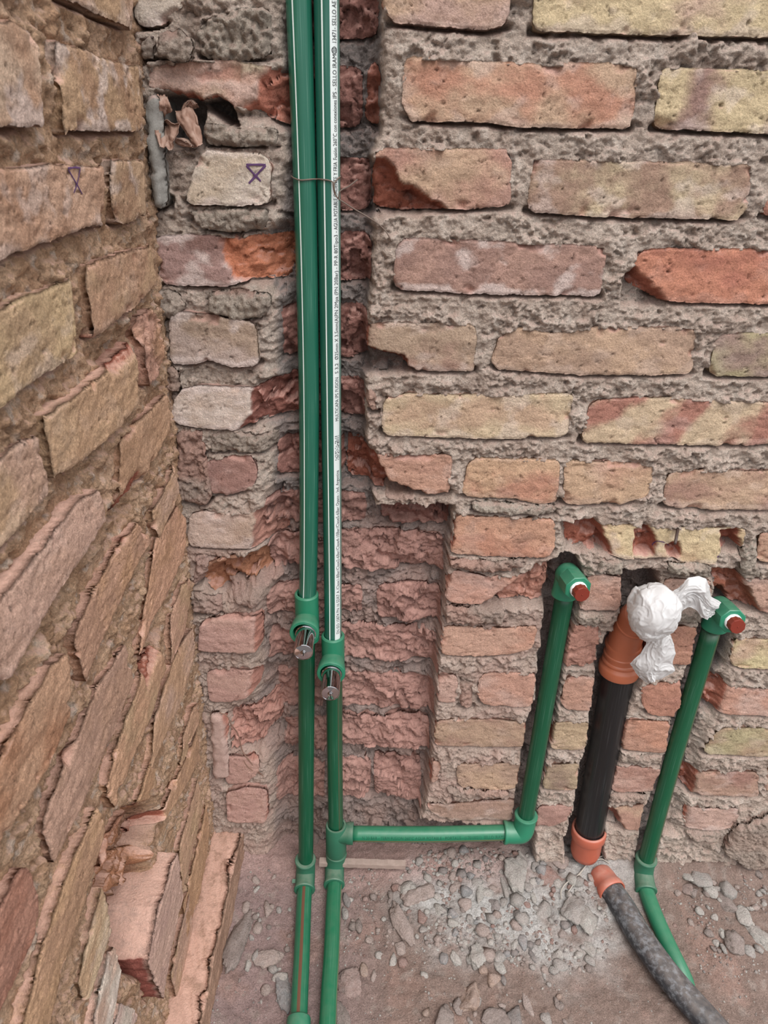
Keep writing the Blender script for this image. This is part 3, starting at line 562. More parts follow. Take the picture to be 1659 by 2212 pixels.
# ------------------------------------------------------------------ mortar beds (the wall bodies)
def mortar(wkey, holder, a0, a1, b0, b1, res, base, amp, colA, colB, mat, gap, dustf, seed):
    wall = WALLS[wkey]; na = int((a1 - a0) / res); nb = int((b1 - b0) / res)
    A_, B_ = np.meshgrid(np.linspace(a0, a1, na + 1), np.linspace(b0, b1, nb + 1)); a, b = A_.ravel(), B_.ravel()
    sd = np.full(a.shape, 1.0); below = np.zeros(a.shape); hb = np.zeros(a.shape)
    sdg = sd.reshape(nb + 1, na + 1); bg_ = below.reshape(nb + 1, na + 1)
    for P, hbk in FOOT[wkey]:
        lo = P.min(0) - 0.016; hi = P.max(0) + 0.016
        i0 = max(0, int((lo[0] - a0) / res)); i1 = min(na, int((hi[0] - a0) / res) + 1); j0 = max(0, int((lo[1] - b0) / res)); j1 = min(nb, int((hi[1] - b0) / res) + 1)
        if i1 <= i0 or j1 <= j0: continue
        x = A_[j0:j1 + 1, i0:i1 + 1]; y = B_[j0:j1 + 1, i0:i1 + 1]; d = sdpoly(P, x, y); c = (lo[1] + hi[1]) / 2
        cur = sdg[j0:j1 + 1, i0:i1 + 1]; kk = d < cur; cur[kk] = d[kk]; bl = bg_[j0:j1 + 1, i0:i1 + 1]; hgt = hi[1] - lo[1] - .032
        bl[kk] = sstep(c - hgt * 0.30, c - hgt * 0.46, y)[kk]
    Cd, Rg = carved(wall, a, b)
    lump = billow(a * 34, b * 38, 3, seed) * .50 + .75 * fbm(a * 60, b * 75, 4, seed + 1) + .55 * grains(a * 105 + .4 * fbm(a * 90, b * 90, 2, 9), b * 120, seed + 2) + .38 * grains(a * 215, b * 230, seed + 8) + .22 * grains(a * 390, b * 400, seed + 12) + .2 * fbm(a * 300, b * 300, 2, seed + 3) - .42
    big = fbm(a * 9, b * 12, 3, seed + 4)
    vary = .45 + .85 * sstep(-.4, .45, fbm(a * 17, b * 24, 3, seed + 9)); lump = lump * vary - .75 * sstep(.28, .7, fbm(a * 75, b * 95, 3, seed + 10)) + .5 * sstep(.2, .7, fbm(a * 36, b * 44, 2, seed + 11))
    k = 1 - .60 * np.clip(Cd / .03, 0, 1)
    h = base * (1 - .75 * np.clip(Cd / .03, 0, 1)) + amp * lump * k + .004 * big - Cd
    gm = (.06 + .94 * below) * sstep(-.35, .25, fbm(a * 28, b * 28, 3, seed + 5) + .55 * below)
    h = h - gap * gm * np.exp(-(np.clip(sd, 0, 1) / .0032) ** 2) * k
    h = h + Rg * .8 * chisel(a, b) * np.clip(Cd / .02, 0.2, 1)
    h = np.where(sd < -.003, h - .010, h)
    cl = sstep(-.5, .5, fbm(a * 30, b * 30, 4, seed + 6))[:, None]; col = lin(colA) * cl + lin(colB) * (1 - cl)
    pale = (.55 * sstep(.25, .6, fbm(a * 60, b * 60, 3, seed + 7)))[:, None]; col = col * (1 - pale) + lin((216, 204, 192)) * pale
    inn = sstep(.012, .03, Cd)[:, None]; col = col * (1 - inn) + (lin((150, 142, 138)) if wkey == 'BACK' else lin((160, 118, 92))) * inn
    D = dustf(a, b, Cd)
    q = gridq(na, nb); keep = ~((sd < -.007)[q].all(1)); q = q[keep]
    if wkey == 'LEFT': q = q
    else: q = q
    used = np.unique(q); mp = np.full(len(a), -1, np.int64); mp[used] = np.arange(len(used))
    V = wall.p3(a[used], b[used], h[used])
    me, off = mesh_np(holder.name, V, mp[q], col=col[used], attrs={'dust': D[used]}, center=False)
    old = holder.data; holder.data = me; me.materials.append(mat); bpy.data.meshes.remove(old)
ZONE = BACK.poly([(300, 1180), (440, 1150), (560, 1180), (800, 1150), (975, 1180), (960, 1240), (1200, 1260), (1160, 1500), (1110, 1800), (300, 1900)])
def dust_back(a, b, Cd):
    z = sstep(.05, -.05, sdpoly(ZONE, a, b)); p = sstep(-.3, .5, fbm(a * 16, b * 16, 4, 91))
    return np.clip(.10 + .62 * z * (.5 + .5 * p) + .22 * p * sstep(.45, -.1, sdpoly(ZONE, a, b)), 0, .75)
mortar('BACK', wall_back, -.03, 1.16, -.04, 1.50, .00148, -.0055, .0066, (214, 198, 184), (190, 172, 158), M_MORT, .020, dust_back, 301)
mortar('LEFT', wall_left, -.03, .66, -.04, 1.52, .0021, -.0050, .0058, (206, 172, 142), (180, 144, 114), M_LMORT, .014, lambda a, b, c: .06 + .12 * sstep(0, .6, fbm(a * 14, b * 14, 3, 92)), 351)

# ------------------------------------------------------------------ floor
PILE = np.array([at_z(u, v, 0)[:2] for u, v in [(905, 1845), (1130, 1850), (1240, 1850), (1380, 1868), (1366, 1950), (1320, 2050), (1240, 2100), (1120, 2070), (960, 2050), (880, 1990), (860, 1900)]])
RIGHTR = np.array([at_z(u, v, 0)[:2] for u, v in [(1480, 1880), (1659, 1880), (1720, 2000), (1659, 2120), (1540, 2080), (1500, 1960)]])
def floor_z(x, y):
    p = sstep(.06, -.08, sdpoly(PILE, x, y)); r = sstep(.05, -.05, sdpoly(RIGHTR, x, y))
    z = .006 * fbm(x * 7, y * 7, 3, 401) + .0035 * fbm(x * 28, y * 28, 4, 402) + .012 * p + .004 * r
    z = z + .022 * np.exp(-np.clip(-y, 0, 1) / .03) * (0.6 + .8 * sstep(.62, .80, x)) + .010 * np.exp(-np.clip(x - .05, 0, 1) / .03)
    return z
def build_floor():
    x0, x1, y0, y1, res = .02, 1.20, -.75, .07, .0025
    na = int((x1 - x0) / res); nb = int((y1 - y0) / res); X, Y = np.meshgrid(np.linspace(x0, x1, na + 1), np.linspace(y0, y1, nb + 1)); x, y = X.ravel(), Y.ravel()
    p = sstep(.05, -.05, sdpoly(PILE, x, y) + .03 * fbm(x * 20, y * 20, 3, 411)); r = sstep(.05, -.05, sdpoly(RIGHTR, x, y))
    z = floor_z(x, y) + .0011 * fbm(x * 110, y * 110, 3, 403) + .0016 * sstep(.25, .6, fbm(x * 75, y * 75, 3, 404)) + (.002 * billow(x * 90, y * 90, 3, 405)) * (p * 1.2 + .35)
    lm = sstep(.36, .18, x)[:, None]
    col = soft((146, 118, 108), .72) * (1 - lm) + soft((160, 128, 126), .72) * lm
    red = sstep(.1, .6, fbm(x * 10, y * 10, 4, 406))[:, None] * .5; col = col * (1 - red) + soft((172, 128, 114), .72) * red
    gr = (p * sstep(-.75, .1, fbm(x * 14, y * 14, 4, 407)))[:, None]; col = col * (1 - gr) + lin((190, 186, 182)) * gr
    g2 = (.55 * sstep(.2, .6, fbm(x * 40, y * 40, 4, 408)) * (1 - p))[:, None]; col = col * (1 - g2) + soft((166, 146, 138), .72) * g2
    pk = (sstep(.07, .01, -y) * sstep(.60, .50, x) * .75)[:, None]; col = col * (1 - pk) + soft((190, 148, 142), .72) * pk
    V = np.stack([x, y, z], 1)
    o = obj_np('floor', V, gridq(na, nb), mat=M_DIRT, col=col, attrs={'dust': np.zeros(len(x))}, center=False); o['kind'] = 'structure'
    return o
floor = build_floor()
# ------------------------------------------------------------------ pipes and fittings
def plain(name, rgb, rough=.4, metal=0.0, spec=.5, bump=0.0, bscale=400, coat=0.0, noise_amt=.08, dusty=0.0, sss=0.0):
    mt = bpy.data.materials.new(name); mt.use_nodes = True; n = mt.node_tree.nodes; L = mt.node_tree.links; b = n['Principled BSDF']
    b.inputs['Roughness'].default_value = rough; b.inputs['Metallic'].default_value = metal; b.inputs['Specular IOR Level'].default_value = spec
    b.inputs['Coat Weight'].default_value = coat; b.inputs['Coat Roughness'].default_value = .15
    if sss: b.inputs['Subsurface Weight'].default_value = sss; b.inputs['Subsurface Radius'].default_value = (.01, .01, .01)
    ge = n.new('ShaderNodeNewGeometry'); tx = n.new('ShaderNodeTexNoise'); tx.inputs['Scale'].default_value = 60; tx.inputs['Detail'].default_value = 6; L.new(ge.outputs['Position'], tx.inputs['Vector'])
    mx = n.new('ShaderNodeMix'); mx.data_type = 'RGBA'; c = lin(rgb); mx.inputs['A'].default_value = (*(c * (1 - noise_amt)), 1); mx.inputs['B'].default_value = (*(c * (1 + noise_amt)), 1); L.new(tx.outputs['Fac'], mx.inputs['Factor']); out = mx.outputs['Result']
    if dusty:
        sp = n.new('ShaderNodeSeparateXYZ'); L.new(ge.outputs['Normal'], sp.inputs[0]); mr_ = n.new('ShaderNodeMapRange'); mr_.interpolation_type = 'SMOOTHSTEP'
        L.new(sp.outputs['Z'], mr_.inputs[0]); mr_.inputs[1].default_value = .2; mr_.inputs[2].default_value = .95; mr_.inputs[4].default_value = dusty
        t2 = n.new('ShaderNodeTexNoise'); t2.inputs['Scale'].default_value = 90; t2.inputs['Detail'].default_value = 8; L.new(ge.outputs['Position'], t2.inputs['Vector'])
        r2 = n.new('ShaderNodeMapRange'); L.new(t2.outputs['Fac'], r2.inputs[0]); r2.inputs[1].default_value = .15; r2.inputs[2].default_value = .85
        mu = n.new('ShaderNodeMath'); mu.operation = 'MULTIPLY'; L.new(mr_.outputs[0], mu.inputs[0]); L.new(r2.outputs[0], mu.inputs[1])
        m2 = n.new('ShaderNodeMix'); m2.data_type = 'RGBA'; L.new(mu.outputs[0], m2.inputs['Factor']); L.new(out, m2.inputs['A']); m2.inputs['B'].default_value = (*lin((196, 178, 166)), 1); out = m2.outputs['Result']
    L.new(out, b.inputs['Base Color'])
    if bump:
        t3 = n.new('ShaderNodeTexNoise'); t3.inputs['Scale'].default_value = bscale; t3.inputs['Detail'].default_value = 4; L.new(ge.outputs['Position'], t3.inputs['Vector'])
        bp = n.new('ShaderNodeBump'); bp.inputs['Distance'].default_value = bump; L.new(t3.outputs['Fac'], bp.inputs['Height']); L.new(bp.outputs[0], b.inputs['Normal'])
    return mt
def pipe_mat(name, rgb, rough=.35, stripes=(), dusty=.25, scratch=(150, 190, 172), coat=.0, scr=.35, wear=None, wlen=None):
    mt = plain(name, rgb, rough, coat=coat, dusty=dusty, noise_amt=.05); n = mt.node_tree.nodes; L = mt.node_tree.links; b = n['Principled BSDF']
    out = b.inputs['Base Color'].links[0].from_socket; uv = n.new('ShaderNodeUVMap'); sp = n.new('ShaderNodeSeparateXYZ'); L.new(uv.outputs[0], sp.inputs[0])
    # long drawn scratches along the pipe
    mp = n.new('ShaderNodeMapping'); mp.inputs['Scale'].default_value = (90, 9, 1); L.new(uv.outputs[0], mp.inputs['Vector']); tx = n.new('ShaderNodeTexNoise'); tx.inputs['Scale'].default_value = 1.0; tx.inputs['Detail'].default_value = 6; L.new(mp.outputs[0], tx.inputs['Vector'])
    r = n.new('ShaderNodeMapRange'); r.interpolation_type = 'SMOOTHSTEP'; L.new(tx.outputs['Fac'], r.inputs[0]); r.inputs[1].default_value = .54; r.inputs[2].default_value = .78; r.inputs[4].default_value = scr
    m0 = n.new('ShaderNodeMix'); m0.data_type = 'RGBA'; L.new(r.outputs[0], m0.inputs['Factor']); L.new(out, m0.inputs['A']); m0.inputs['B'].default_value = (*lin(scratch), 1); out = m0.outputs['Result']
    for u0, wd, col in stripes:
        s1 = n.new('ShaderNodeMath'); s1.operation = 'SUBTRACT'; L.new(sp.outputs['X'], s1.inputs[0]); s1.inputs[1].default_value = u0
        s2 = n.new('ShaderNodeMath'); s2.operation = 'ABSOLUTE'; L.new(s1.outputs[0], s2.inputs[0]); s3 = n.new('ShaderNodeMath'); s3.operation = 'LESS_THAN'; L.new(s2.outputs[0], s3.inputs[0]); s3.inputs[1].default_value = wd / 2
        m1 = n.new('ShaderNodeMix'); m1.data_type = 'RGBA'; L.new(s3.outputs[0], m1.inputs['Factor']); L.new(out, m1.inputs['A']); m1.inputs['B'].default_value = (*lin(col), 1); out = m1.outputs['Result']
    if wear:
        t2 = n.new('ShaderNodeTexNoise'); t2.inputs['Scale'].default_value = 110; t2.inputs['Detail'].default_value = 8; t2.inputs['Roughness'].default_value = .7; ge = n.new('ShaderNodeNewGeometry'); L.new(ge.outputs['Position'], t2.inputs['Vector'])
        r2 = n.new('ShaderNodeMapRange'); r2.interpolation_type = 'SMOOTHSTEP'; L.new(t2.outputs['Fac'], r2.inputs[0]); r2.inputs[1].default_value = .46; r2.inputs[2].default_value = .66; r2.inputs[4].default_value = wear[0]
        fo = r2.outputs[0]
        if wlen:
            r3 = n.new('ShaderNodeMapRange'); L.new(sp.outputs['Y'], r3.inputs[0]); r3.inputs[1].default_value = wlen[0]; r3.inputs[2].default_value = wlen[1]; r3.inputs[3].default_value = 1; r3.inputs[4].default_value = .12
            mm = n.new('ShaderNodeMath'); mm.operation = 'MULTIPLY'; L.new(fo, mm.inputs[0]); L.new(r3.outputs[0], mm.inputs[1]); fo = mm.outputs[0]
        m3 = n.new('ShaderNodeMix'); m3.data_type = 'RGBA'; L.new(fo, m3.inputs['Factor']); L.new(out, m3.inputs['A']); m3.inputs['B'].default_value = (*lin(wear[1]), 1); out = m3.outputs['Result']
    L.new(out, b.inputs['Base Color']); return mt
def smoothpath(pts, n):
    P = np.asarray(pts, float); P = np.vstack([2 * P[0] - P[1], P, 2 * P[-1] - P[-2]]); out = []; segs = len(P) - 3
    for q in np.linspace(0, segs - 1e-9, n):
        i = int(q); t = q - i; a, b, c, d = P[i], P[i + 1], P[i + 2], P[i + 3]
        out.append(.5 * ((2 * b) + (-a + c) * t + (2 * a - 5 * b + 4 * c - d) * t * t + (-a + 3 * b - 3 * c + d) * t ** 3))
    return np.array(out)
def tube(name, pts, rad, mat, parent, nseg=28, ref=(0, -1, .25), cap=True, flat=False):
    P = np.asarray(pts, float); n = len(P); rad = np.full(n, rad) if np.isscalar(rad) else np.asarray(rad)
    T = np.gradient(P, axis=0); T /= np.linalg.norm(T, axis=1)[:, None]; nn = np.asarray(ref, float); V = []; UV = []; ln = np.r_[0, np.cumsum(np.linalg.norm(np.diff(P, axis=0), axis=1))]
    FR = []
    for i in range(n):
        nn = nn - (nn @ T[i]) * T[i]; nn = nn / np.linalg.norm(nn); bn = np.cross(T[i], nn); FR.append((nn.copy(), bn))
        for k in range(nseg + 1):
            a = (k / nseg - .5) * 2 * np.pi; V.append(P[i] + rad[i] * (np.cos(a) * nn + np.sin(a) * bn)); UV.append((k / nseg, ln[i]))
    q = gridq(nseg, n - 1); tris = []
    if cap:
        for i, o in ((0, 0), (n - 1, 1)):
            c = len(V); V.append(P[i]); UV.append((.5, ln[i]))
            for k in range(nseg):
                a, b = i * (nseg + 1) + k, i * (nseg + 1) + k + 1; tris.append((c, a, b) if o else (c, b, a))
    ob = obj_np(name, np.array(V), q, np.array(tris) if tris else None, mat=mat, parent=parent, uv=np.array(UV), smooth=not flat)
    ob['_len'] = float(ln[-1]); return ob, P, FR, ln
def lathe(name, prof, org, axis, mat, parent, nseg=36, flat=False, rot=0.0, ref=(0, 0, 1)):
    ax = np.asarray(axis, float); ax /= np.linalg.norm(ax); rf = np.asarray(ref, float)
    if abs(rf @ ax) > .95: rf = np.array([1.0, 0, 0])
    n1 = rf - (rf @ ax) * ax; n1 /= np.linalg.norm(n1); n2 = np.cross(ax, n1); V = []; m_ = len(prof)
    for r, s in prof:
        for k in range(nseg):
            a = 2 * np.pi * k / nseg + rot; V.append(np.asarray(org) + s * ax + r * (np.cos(a) * n1 + np.sin(a) * n2))
    Q = []
    for i in range(m_ - 1):
        for k in range(nseg):
            k2 = (k + 1) % nseg; Q.append((i * nseg + k, i * nseg + k2, (i + 1) * nseg + k2, (i + 1) * nseg + k))
    o = obj_np(name, np.array(V), np.array(Q), mat=mat, parent=parent, smooth=not flat)
    if not flat:
        for p in o.data.polygons: pass
    return o
def sharpen(o, ang=35):
    me = o.data; me.update()
    try:
        me.set_sharp_from_angle(angle=math.radians(ang))
    except Exception: pass
    return o
def join_into(o, others):          # weld the meshes of one moulded part together
    import bmesh
    bm = bmesh.new(); bm.from_mesh(o.data)
    for q in others:
        tmp = q.data.copy(); off = Vector(np.array(WLOC[q.name]) - np.array(WLOC[o.name])); tmp.transform(Matrix.Translation(off)); bm.from_mesh(tmp); bpy.data.meshes.remove(tmp)
        d = q.data; bpy.data.objects.remove(q); bpy.data.meshes.remove(d)
    bm.to_mesh(o.data); bm.free(); sharpen(o); return o

WHITE = (226, 238, 234)
M_PIPE1 = pipe_mat('green_water_pipe_white_line', (30, 98, 78), .34, [(.545, .018, WHITE)], dusty=.0, coat=.35)
M_PIPE2 = pipe_mat('green_water_pipe_print_band', (28, 94, 78), .34, [(.545, .020, WHITE), (.390, .118, (222, 230, 228)), (.300, .02, (150, 168, 160))], dusty=.0, coat=.35)
M_PIPEB = pipe_mat('deep_green_pipe', (8, 76, 50), .38, [], scr=.22)
M_PIPER = pipe_mat('deep_green_pipe_red_lines', (10, 78, 52), .38, [(.415, .011, (96, 72, 52)), (.38, .008, (92, 76, 54)), (.34, .010, (96, 72, 52))], scr=.22)
M_PIPEF1 = pipe_mat('green_pipe_broad_red_line', (18, 100, 70), .36, [(.505, .062, (104, 72, 56))], dusty=.07, scr=.28)
M_PIPEF2 = pipe_mat('green_pipe_thin_red_line', (18, 102, 70), .34, [(.30, .018, (150, 124, 92))], dusty=.07, scr=.25)
M_PIPEG = pipe_mat('plain_green_pipe', (34, 112, 80), .40, [], dusty=.08, scr=.15)
M_FIT = plain('moulded_green_fitting', (40, 122, 92), .40, dusty=.16, noise_amt=.08)
M_FITD = plain('dusty_green_fitting', (44, 102, 78), .55, dusty=.28, noise_amt=.12)
M_CHROME = plain('chrome', (188, 186, 188), .05, metal=1.0, noise_amt=.0)
M_DARKSLOT = plain('dark_slot', (30, 28, 28), .5)
M_BLACK = pipe_mat('black_drain_pipe', (24, 25, 27), .30, [], dusty=.15, scratch=(110, 110, 112), scr=.22)
M_BLACKD = pipe_mat('dusty_black_drain_pipe', (40, 43, 48), .42, [], dusty=.30, scratch=(110, 114, 118), scr=.45, wear=(.62, (140, 143, 147)), wlen=(.19, .26))
M_ORNG = plain('terracotta_plastic', (176, 100, 70), .36, dusty=.18, noise_amt=.08)
M_ORND = plain('dusty_terracotta_plastic', (180, 96, 74), .45, dusty=.45, noise_amt=.12)
M_REDP = plain('brown_red_plug_plastic', (120, 44, 30), .42, noise_amt=.05)
M_TAPE = plain('white_thread_tape', (244, 244, 244), .6, bump=.0006, bscale=500)
M_BAG = plain('thin_white_plastic', (200, 198, 197), .34, spec=.5, noise_amt=.015, sss=.15, bump=.0003, bscale=90)
M_WIRE = plain('rusty_wire', (104, 88, 78), .6, noise_amt=.3)
M_STEEL = plain('dark_rusty_steel', (70, 54, 48), .55, noise_amt=.3)
M_TWIG = plain('dry_twig', (130, 100, 86), .8, noise_amt=.2)
M_CORD = plain('grey_cord', (168, 160, 150), .8, noise_amt=.1)
M_LEAF = plain('dry_leaf', (148, 116, 100), .75, noise_amt=.15, bump=.0008, bscale=220, dusty=.5)
M_WOOD = plain('weathered_lath', (158, 138, 128), .85, noise_amt=.3, bump=.0006, bscale=260, dusty=.2)
M_INK = plain('purple_marker_ink', (84, 54, 96), .6, noise_amt=.1)
M_PRINT = plain('black_print', (38, 44, 46), .6, noise_amt=.05)
M_PRINTG = plain('dark_green_print', (18, 84, 62), .6, noise_amt=.05)
RP = .0129
def up_arr(px, ys):                # points on the photograph's pipe line, each at its own depth
    return [at_y(u, v, y) for (u, v), y in zip(px, ys)]
def tap_tee(root, cx, zc_, ctop, ybk, face_y, mat=M_FIT):
    c = np.array([cx[0], ybk, zc_]); hgt = ctop - zc_; R = .0176
    tee = lathe('tee', [(RP, -hgt), (R - .002, -hgt), (R, -hgt + .002), (R, hgt - .002), (R - .0015, hgt), (RP + .001, hgt), (RP, hgt - .004)], c, (0, 0, 1), mat, root)
    L = ybk - face_y
    sp = lathe('spout', [(.0150, 0), (.0172, .012), (.0196, .022), (.0212, L - .006), (.0213, L - .0012), (.0205, L), (.0166, L), (.0160, L - .001), (.0160, L - .008)], c, (0, -1, 0), mat, root)
    join_into(tee, [sp]); return tee, np.array([cx[0], face_y, zc_])
def chrome_plug(root, face):
    f = np.array(face); s0 = -.008; ax = np.array([.035, -1.0, 0.0])
    o = lathe('chrome_plug', [(.0150, s0), (.0150, .001), (.0138, .0015), (.0136, .040), (.0134, .0415), (.0126, .0420), (.0122, .0412), (.0040, .0418), (.0034, .0436), (.0020, .0446), (.0, .0448)], f, ax, M_CHROME, root); sharpen(o, 30)
    ax /= np.linalg.norm(ax); c = f + .0442 * ax
    V = []; 
    for (w_, h_) in ((.0006, .0030),):
        for dx in (-w_, w_):
            for dz in (-h_, h_):
                for dy in (-.0012, .0012): V.append(c + np.array([dx, dy, dz]))
    F = [(0, 1, 3, 2), (4, 6, 7, 5), (0, 4, 5, 1), (2, 3, 7, 6), (0, 2, 6, 4), (1, 5, 7, 3)]
    obj_np('screw_slot', np.array(V), np.array(F), mat=M_DARKSLOT, parent=o, smooth=False)
    return o
def bend(name, pts, R, mat, root, rims=True, rr=.0026):   # moulded elbow: thick bent tube with a raised rim at either mouth
    P = smoothpath(pts, 22); o, P, FR, ln = tube(name, P, R, mat, root, ref=(.3, -.6, .6))
    if rims:
        ex = []
        for e, d in ((P[0], P[0] - P[1]), (P[-1], P[-1] - P[-2])):
            d = d / np.linalg.norm(d); ex.append(lathe('rim', [(R - .001, -.0055), (R + .0012, -.005), (R + .0016, -.001), (R + .0006, .0006), (R - .0035, .0008), (R - .0040, -.002)], e, d, mat, root))
        join_into(o, ex)
    return o

# --- left water pipe -------------------------------------------------
YB = .020
E1 = at_z(660.5, 1884, .017)
pA = empty('water_pipe', E1, 'left of the two tall green water pipes, with the higher chrome plug', 'pipe')
spA = at_y(659.5, 1369, -.021); zA = spA[2]; topA = at_y(664, 1281, YB)[2]
path = smoothpath(up_arr([(632, -330), (643, -75), (645, 0), (655.5, 300), (663.5, 600), (667.5, 900), (666.5, 1200), (664, 1300)], [YB] * 8), 70)
upA = tube('pipe', path, RP, M_PIPE1, pA, ref=(-.12, -1, .3))
teeA, fA = tap_tee(pA, (at_y(663.5, 1330, YB)[0], 0), zA, topA, YB, -.021)
chrome_plug(pA, (spA[0] + .0005, -.021, zA))
lowtop = np.array([teeA.location.x + E1[0], YB, zA - (topA - zA) + .006]); lowtop[0] = at_y(663, 1400, YB)[0]
tube('pipe', smoothpath([lowtop, lowtop * .5 + (E1 + np.array([0, .0, .03])) * .5 + np.array([at_y(662, 1620, 0)[0] - (lowtop[0] + E1[0]) / 2, .003, 0]) * .6, E1 + np.array([.0005, 0, .014])], 30), RP, M_PIPEB, pA)
fdA = at_z(655, 1960, .016) - E1; fdA /= np.linalg.norm(fdA)
bend('elbow', [E1 + np.array([0, .001, .034]), E1 + np.array([0, .001, .012]), E1 + np.array([0, -.004, .002]), E1 + fdA * .014, E1 + fdA * .034], .0168, M_FITD, pA)
fp = [at_z(u, v, z) for u, v, z in [(660, 1890, .0165), (656, 1960, .016), (652, 2060, .016), (648, 2140, .016), (644, 2230, .016), (640, 2300, .016), (632, 2450, .016), (624, 2640, .016)]]
tube('pipe', smoothpath(fp, 40), RP, M_PIPEF1, pA, ref=(0, -.3, 1))
cd = fp[4] - fp[3]; cd /= np.linalg.norm(cd); c0 = at_z(645.5, 2199, .016)
lathe('coupling', [(RP, 0), (.0168, 0), (.0178, .002), (.0178, .045), (.0168, .047), (RP, .047)], c0, cd, M_FIT, pA)
lg = at_z(639, 1903, .014); tube('lug', [lg + np.array([.006, 0, 0]), lg + np.array([-.006, 0, -.001])], .0045, M_FITD, pA, nseg=4, flat=True); 
# --- second water pipe with its branch -------------------------------
E2 = at_z(723, 1874, .017)
pB = empty('water_pipe', E2, 'tall green water pipe with a white printed band and a branch to the right', 'pipe')
spB = at_y(715.5, 1456, -.021); zB = spB[2]; topB = at_y(718, 1371, YB)[2]
path = smoothpath(up_arr([(701, -330), (704, -75), (705.5, 0), (709, 300), (712.5, 600), (715.5, 900), (718.5, 1200), (719.5, 1390)], [YB] * 8), 70)
upB = tube('pipe', path, RP, M_PIPE2, pB, ref=(-.02, -1, .3))
teeB, fB = tap_tee(pB, (at_y(719.5, 1410, YB)[0], 0), zB, topB, YB, -.021)
chrome_plug(pB, (spB[0] + .0005, -.021, zB))
TB = at_y(726, 1808, -.016)
lt = np.array([at_y(722, 1490, YB)[0], YB, zB - (topB - zB) + .006])
tube('pipe', smoothpath([lt, at_y(723, 1620, .008), TB + np.array([-.0005, .001, .02])], 30), RP, M_PIPER, pB, ref=(.05, -1, .3))
tz = at_y(725, 1782, -.015)[2] - TB[2]; bz = TB[2] - at_y(727, 1841, -.018)[2]
tee = lathe('branch_tee', [(RP, -bz), (.0168, -bz), (.0180, -bz + .003), (.0180, tz - .0025), (.0170, tz), (.0140, tz), (RP, tz - .004)], TB, (0, .05, 1), M_FITD, pB)
B0 = at_y(757, 1802, -.018); sdir = np.array([1.0, 0, .0]); TBs = np.array([TB[0], TB[1], B0[2]])
sl_ = at_y(763, 1803, -.018)[0] - TB[0]
sck = lathe('socket', [(.0165, 0), (.0172, sl_ - .012), (.0186, sl_ - .010), (.0188, sl_ - .001), (.0178, sl_), (RP, sl_)], TBs, sdir, M_FITD, pB)
join_into(tee, [sck])
E3 = at_y(1126, 1799, -.014)
bp_ = smoothpath([TBs + np.array([.03, -.001, 0]), at_y(930, 1802, -.017), E3 + np.array([-.02, 0, 0])], 30)
brB = tube('pipe', bp_, .0132, pipe_mat('branch_green_pipe', (30, 114, 82), .30, [(.635, .035, (112, 100, 66))], dusty=.10, scr=.2), pB, ref=(0, -.75, .6))
rt = at_y(1221, 1278, .016); rdir = rt - E3
rb = E3 + np.array([.0035, .002, .012])
bend('elbow', [E3 + np.array([-.030, 0, 0]), E3 + np.array([-.010, 0, 0]), E3 + np.array([.001, .0, .004]), rb + rdir / np.linalg.norm(rdir) * .010, rb + rdir / np.linalg.norm(rdir) * .030], .0182, M_FIT, pB)
tube('pipe', smoothpath([rb, rb + (rt - rb) * .5, rt], 24), .0134, M_PIPEB, pB)
def thread_elbow(root, back, front, plug, rtop, rdirn):
    ax = front - back; L = np.linalg.norm(ax); ax = ax / L; R = .0192
    body = lathe('threaded_elbow', [(R * .965, L * .30), (R, L * .34), (R, L - .001), (R - .0012, L), (.0125, L), (.0122, L - .004)], back, ax, M_FIT, root, nseg=8, flat=True, rot=math.radians(22.5))
    dome = lathe('dome', [(.0, -.0150), (.008, -.0140), (.0135, -.0105), (.0170, -.005), (.0178, .0), (.0178, L * .34)], back, ax, M_FIT, root)
    rd = rdirn / np.linalg.norm(rdirn); c = back - rd * .004
    so = lathe('socket', [(.0165, .0), (.0172, -.022), (.0182, -.025), (.0182, -.030), (.0172, -.031), (.0138, -.031)], c, rd, M_FIT, root)
    import bmesh
    nb_ = len(body.data.polygons); 
    join_into(body, [dome, so])
    fc = back + ax * L
    lathe('sealing_tape', [(.0118, -.004), (.0120, .0015), (.0113, .004), (.0095, .005)], fc, ax, M_TAPE, root)
    rp_ = .0112; pl = lathe('red_plug', [(rp_ * .9, .002), (rp_, .004), (rp_, .0135), (rp_ * .93, .0150), (.0012, .0150), (.0010, .0156), (0, .0157)], fc, ax, M_REDP, root, nseg=10, flat=True)
    return body
thread_elbow(pB, at_y(1226, 1241, .014), at_y(1249, 1273, -.026), None, rt, rdir)
fdB = at_z(720, 1960, .016) - E2; fdB /= np.linalg.norm(fdB); jb = TB + np.array([.0003, -.0005, -bz - .003]); ub = jb - E2; ub /= np.linalg.norm(ub)
bend('elbow', [jb, E2 + ub * .012, E2 + np.array([0, -.004, .002]), E2 + fdB * .014, E2 + fdB * .034], .0170, M_FITD, pB)
fq = [at_z(u, v, .016) for u, v in [(724, 1885), (720, 1960), (716, 2060), (711, 2140), (707, 2230), (702, 2300), (692, 2450), (682, 2640)]]
tube('pipe', smoothpath(fq, 40), RP, M_PIPEF2, pB, ref=(0, -.3, 1))
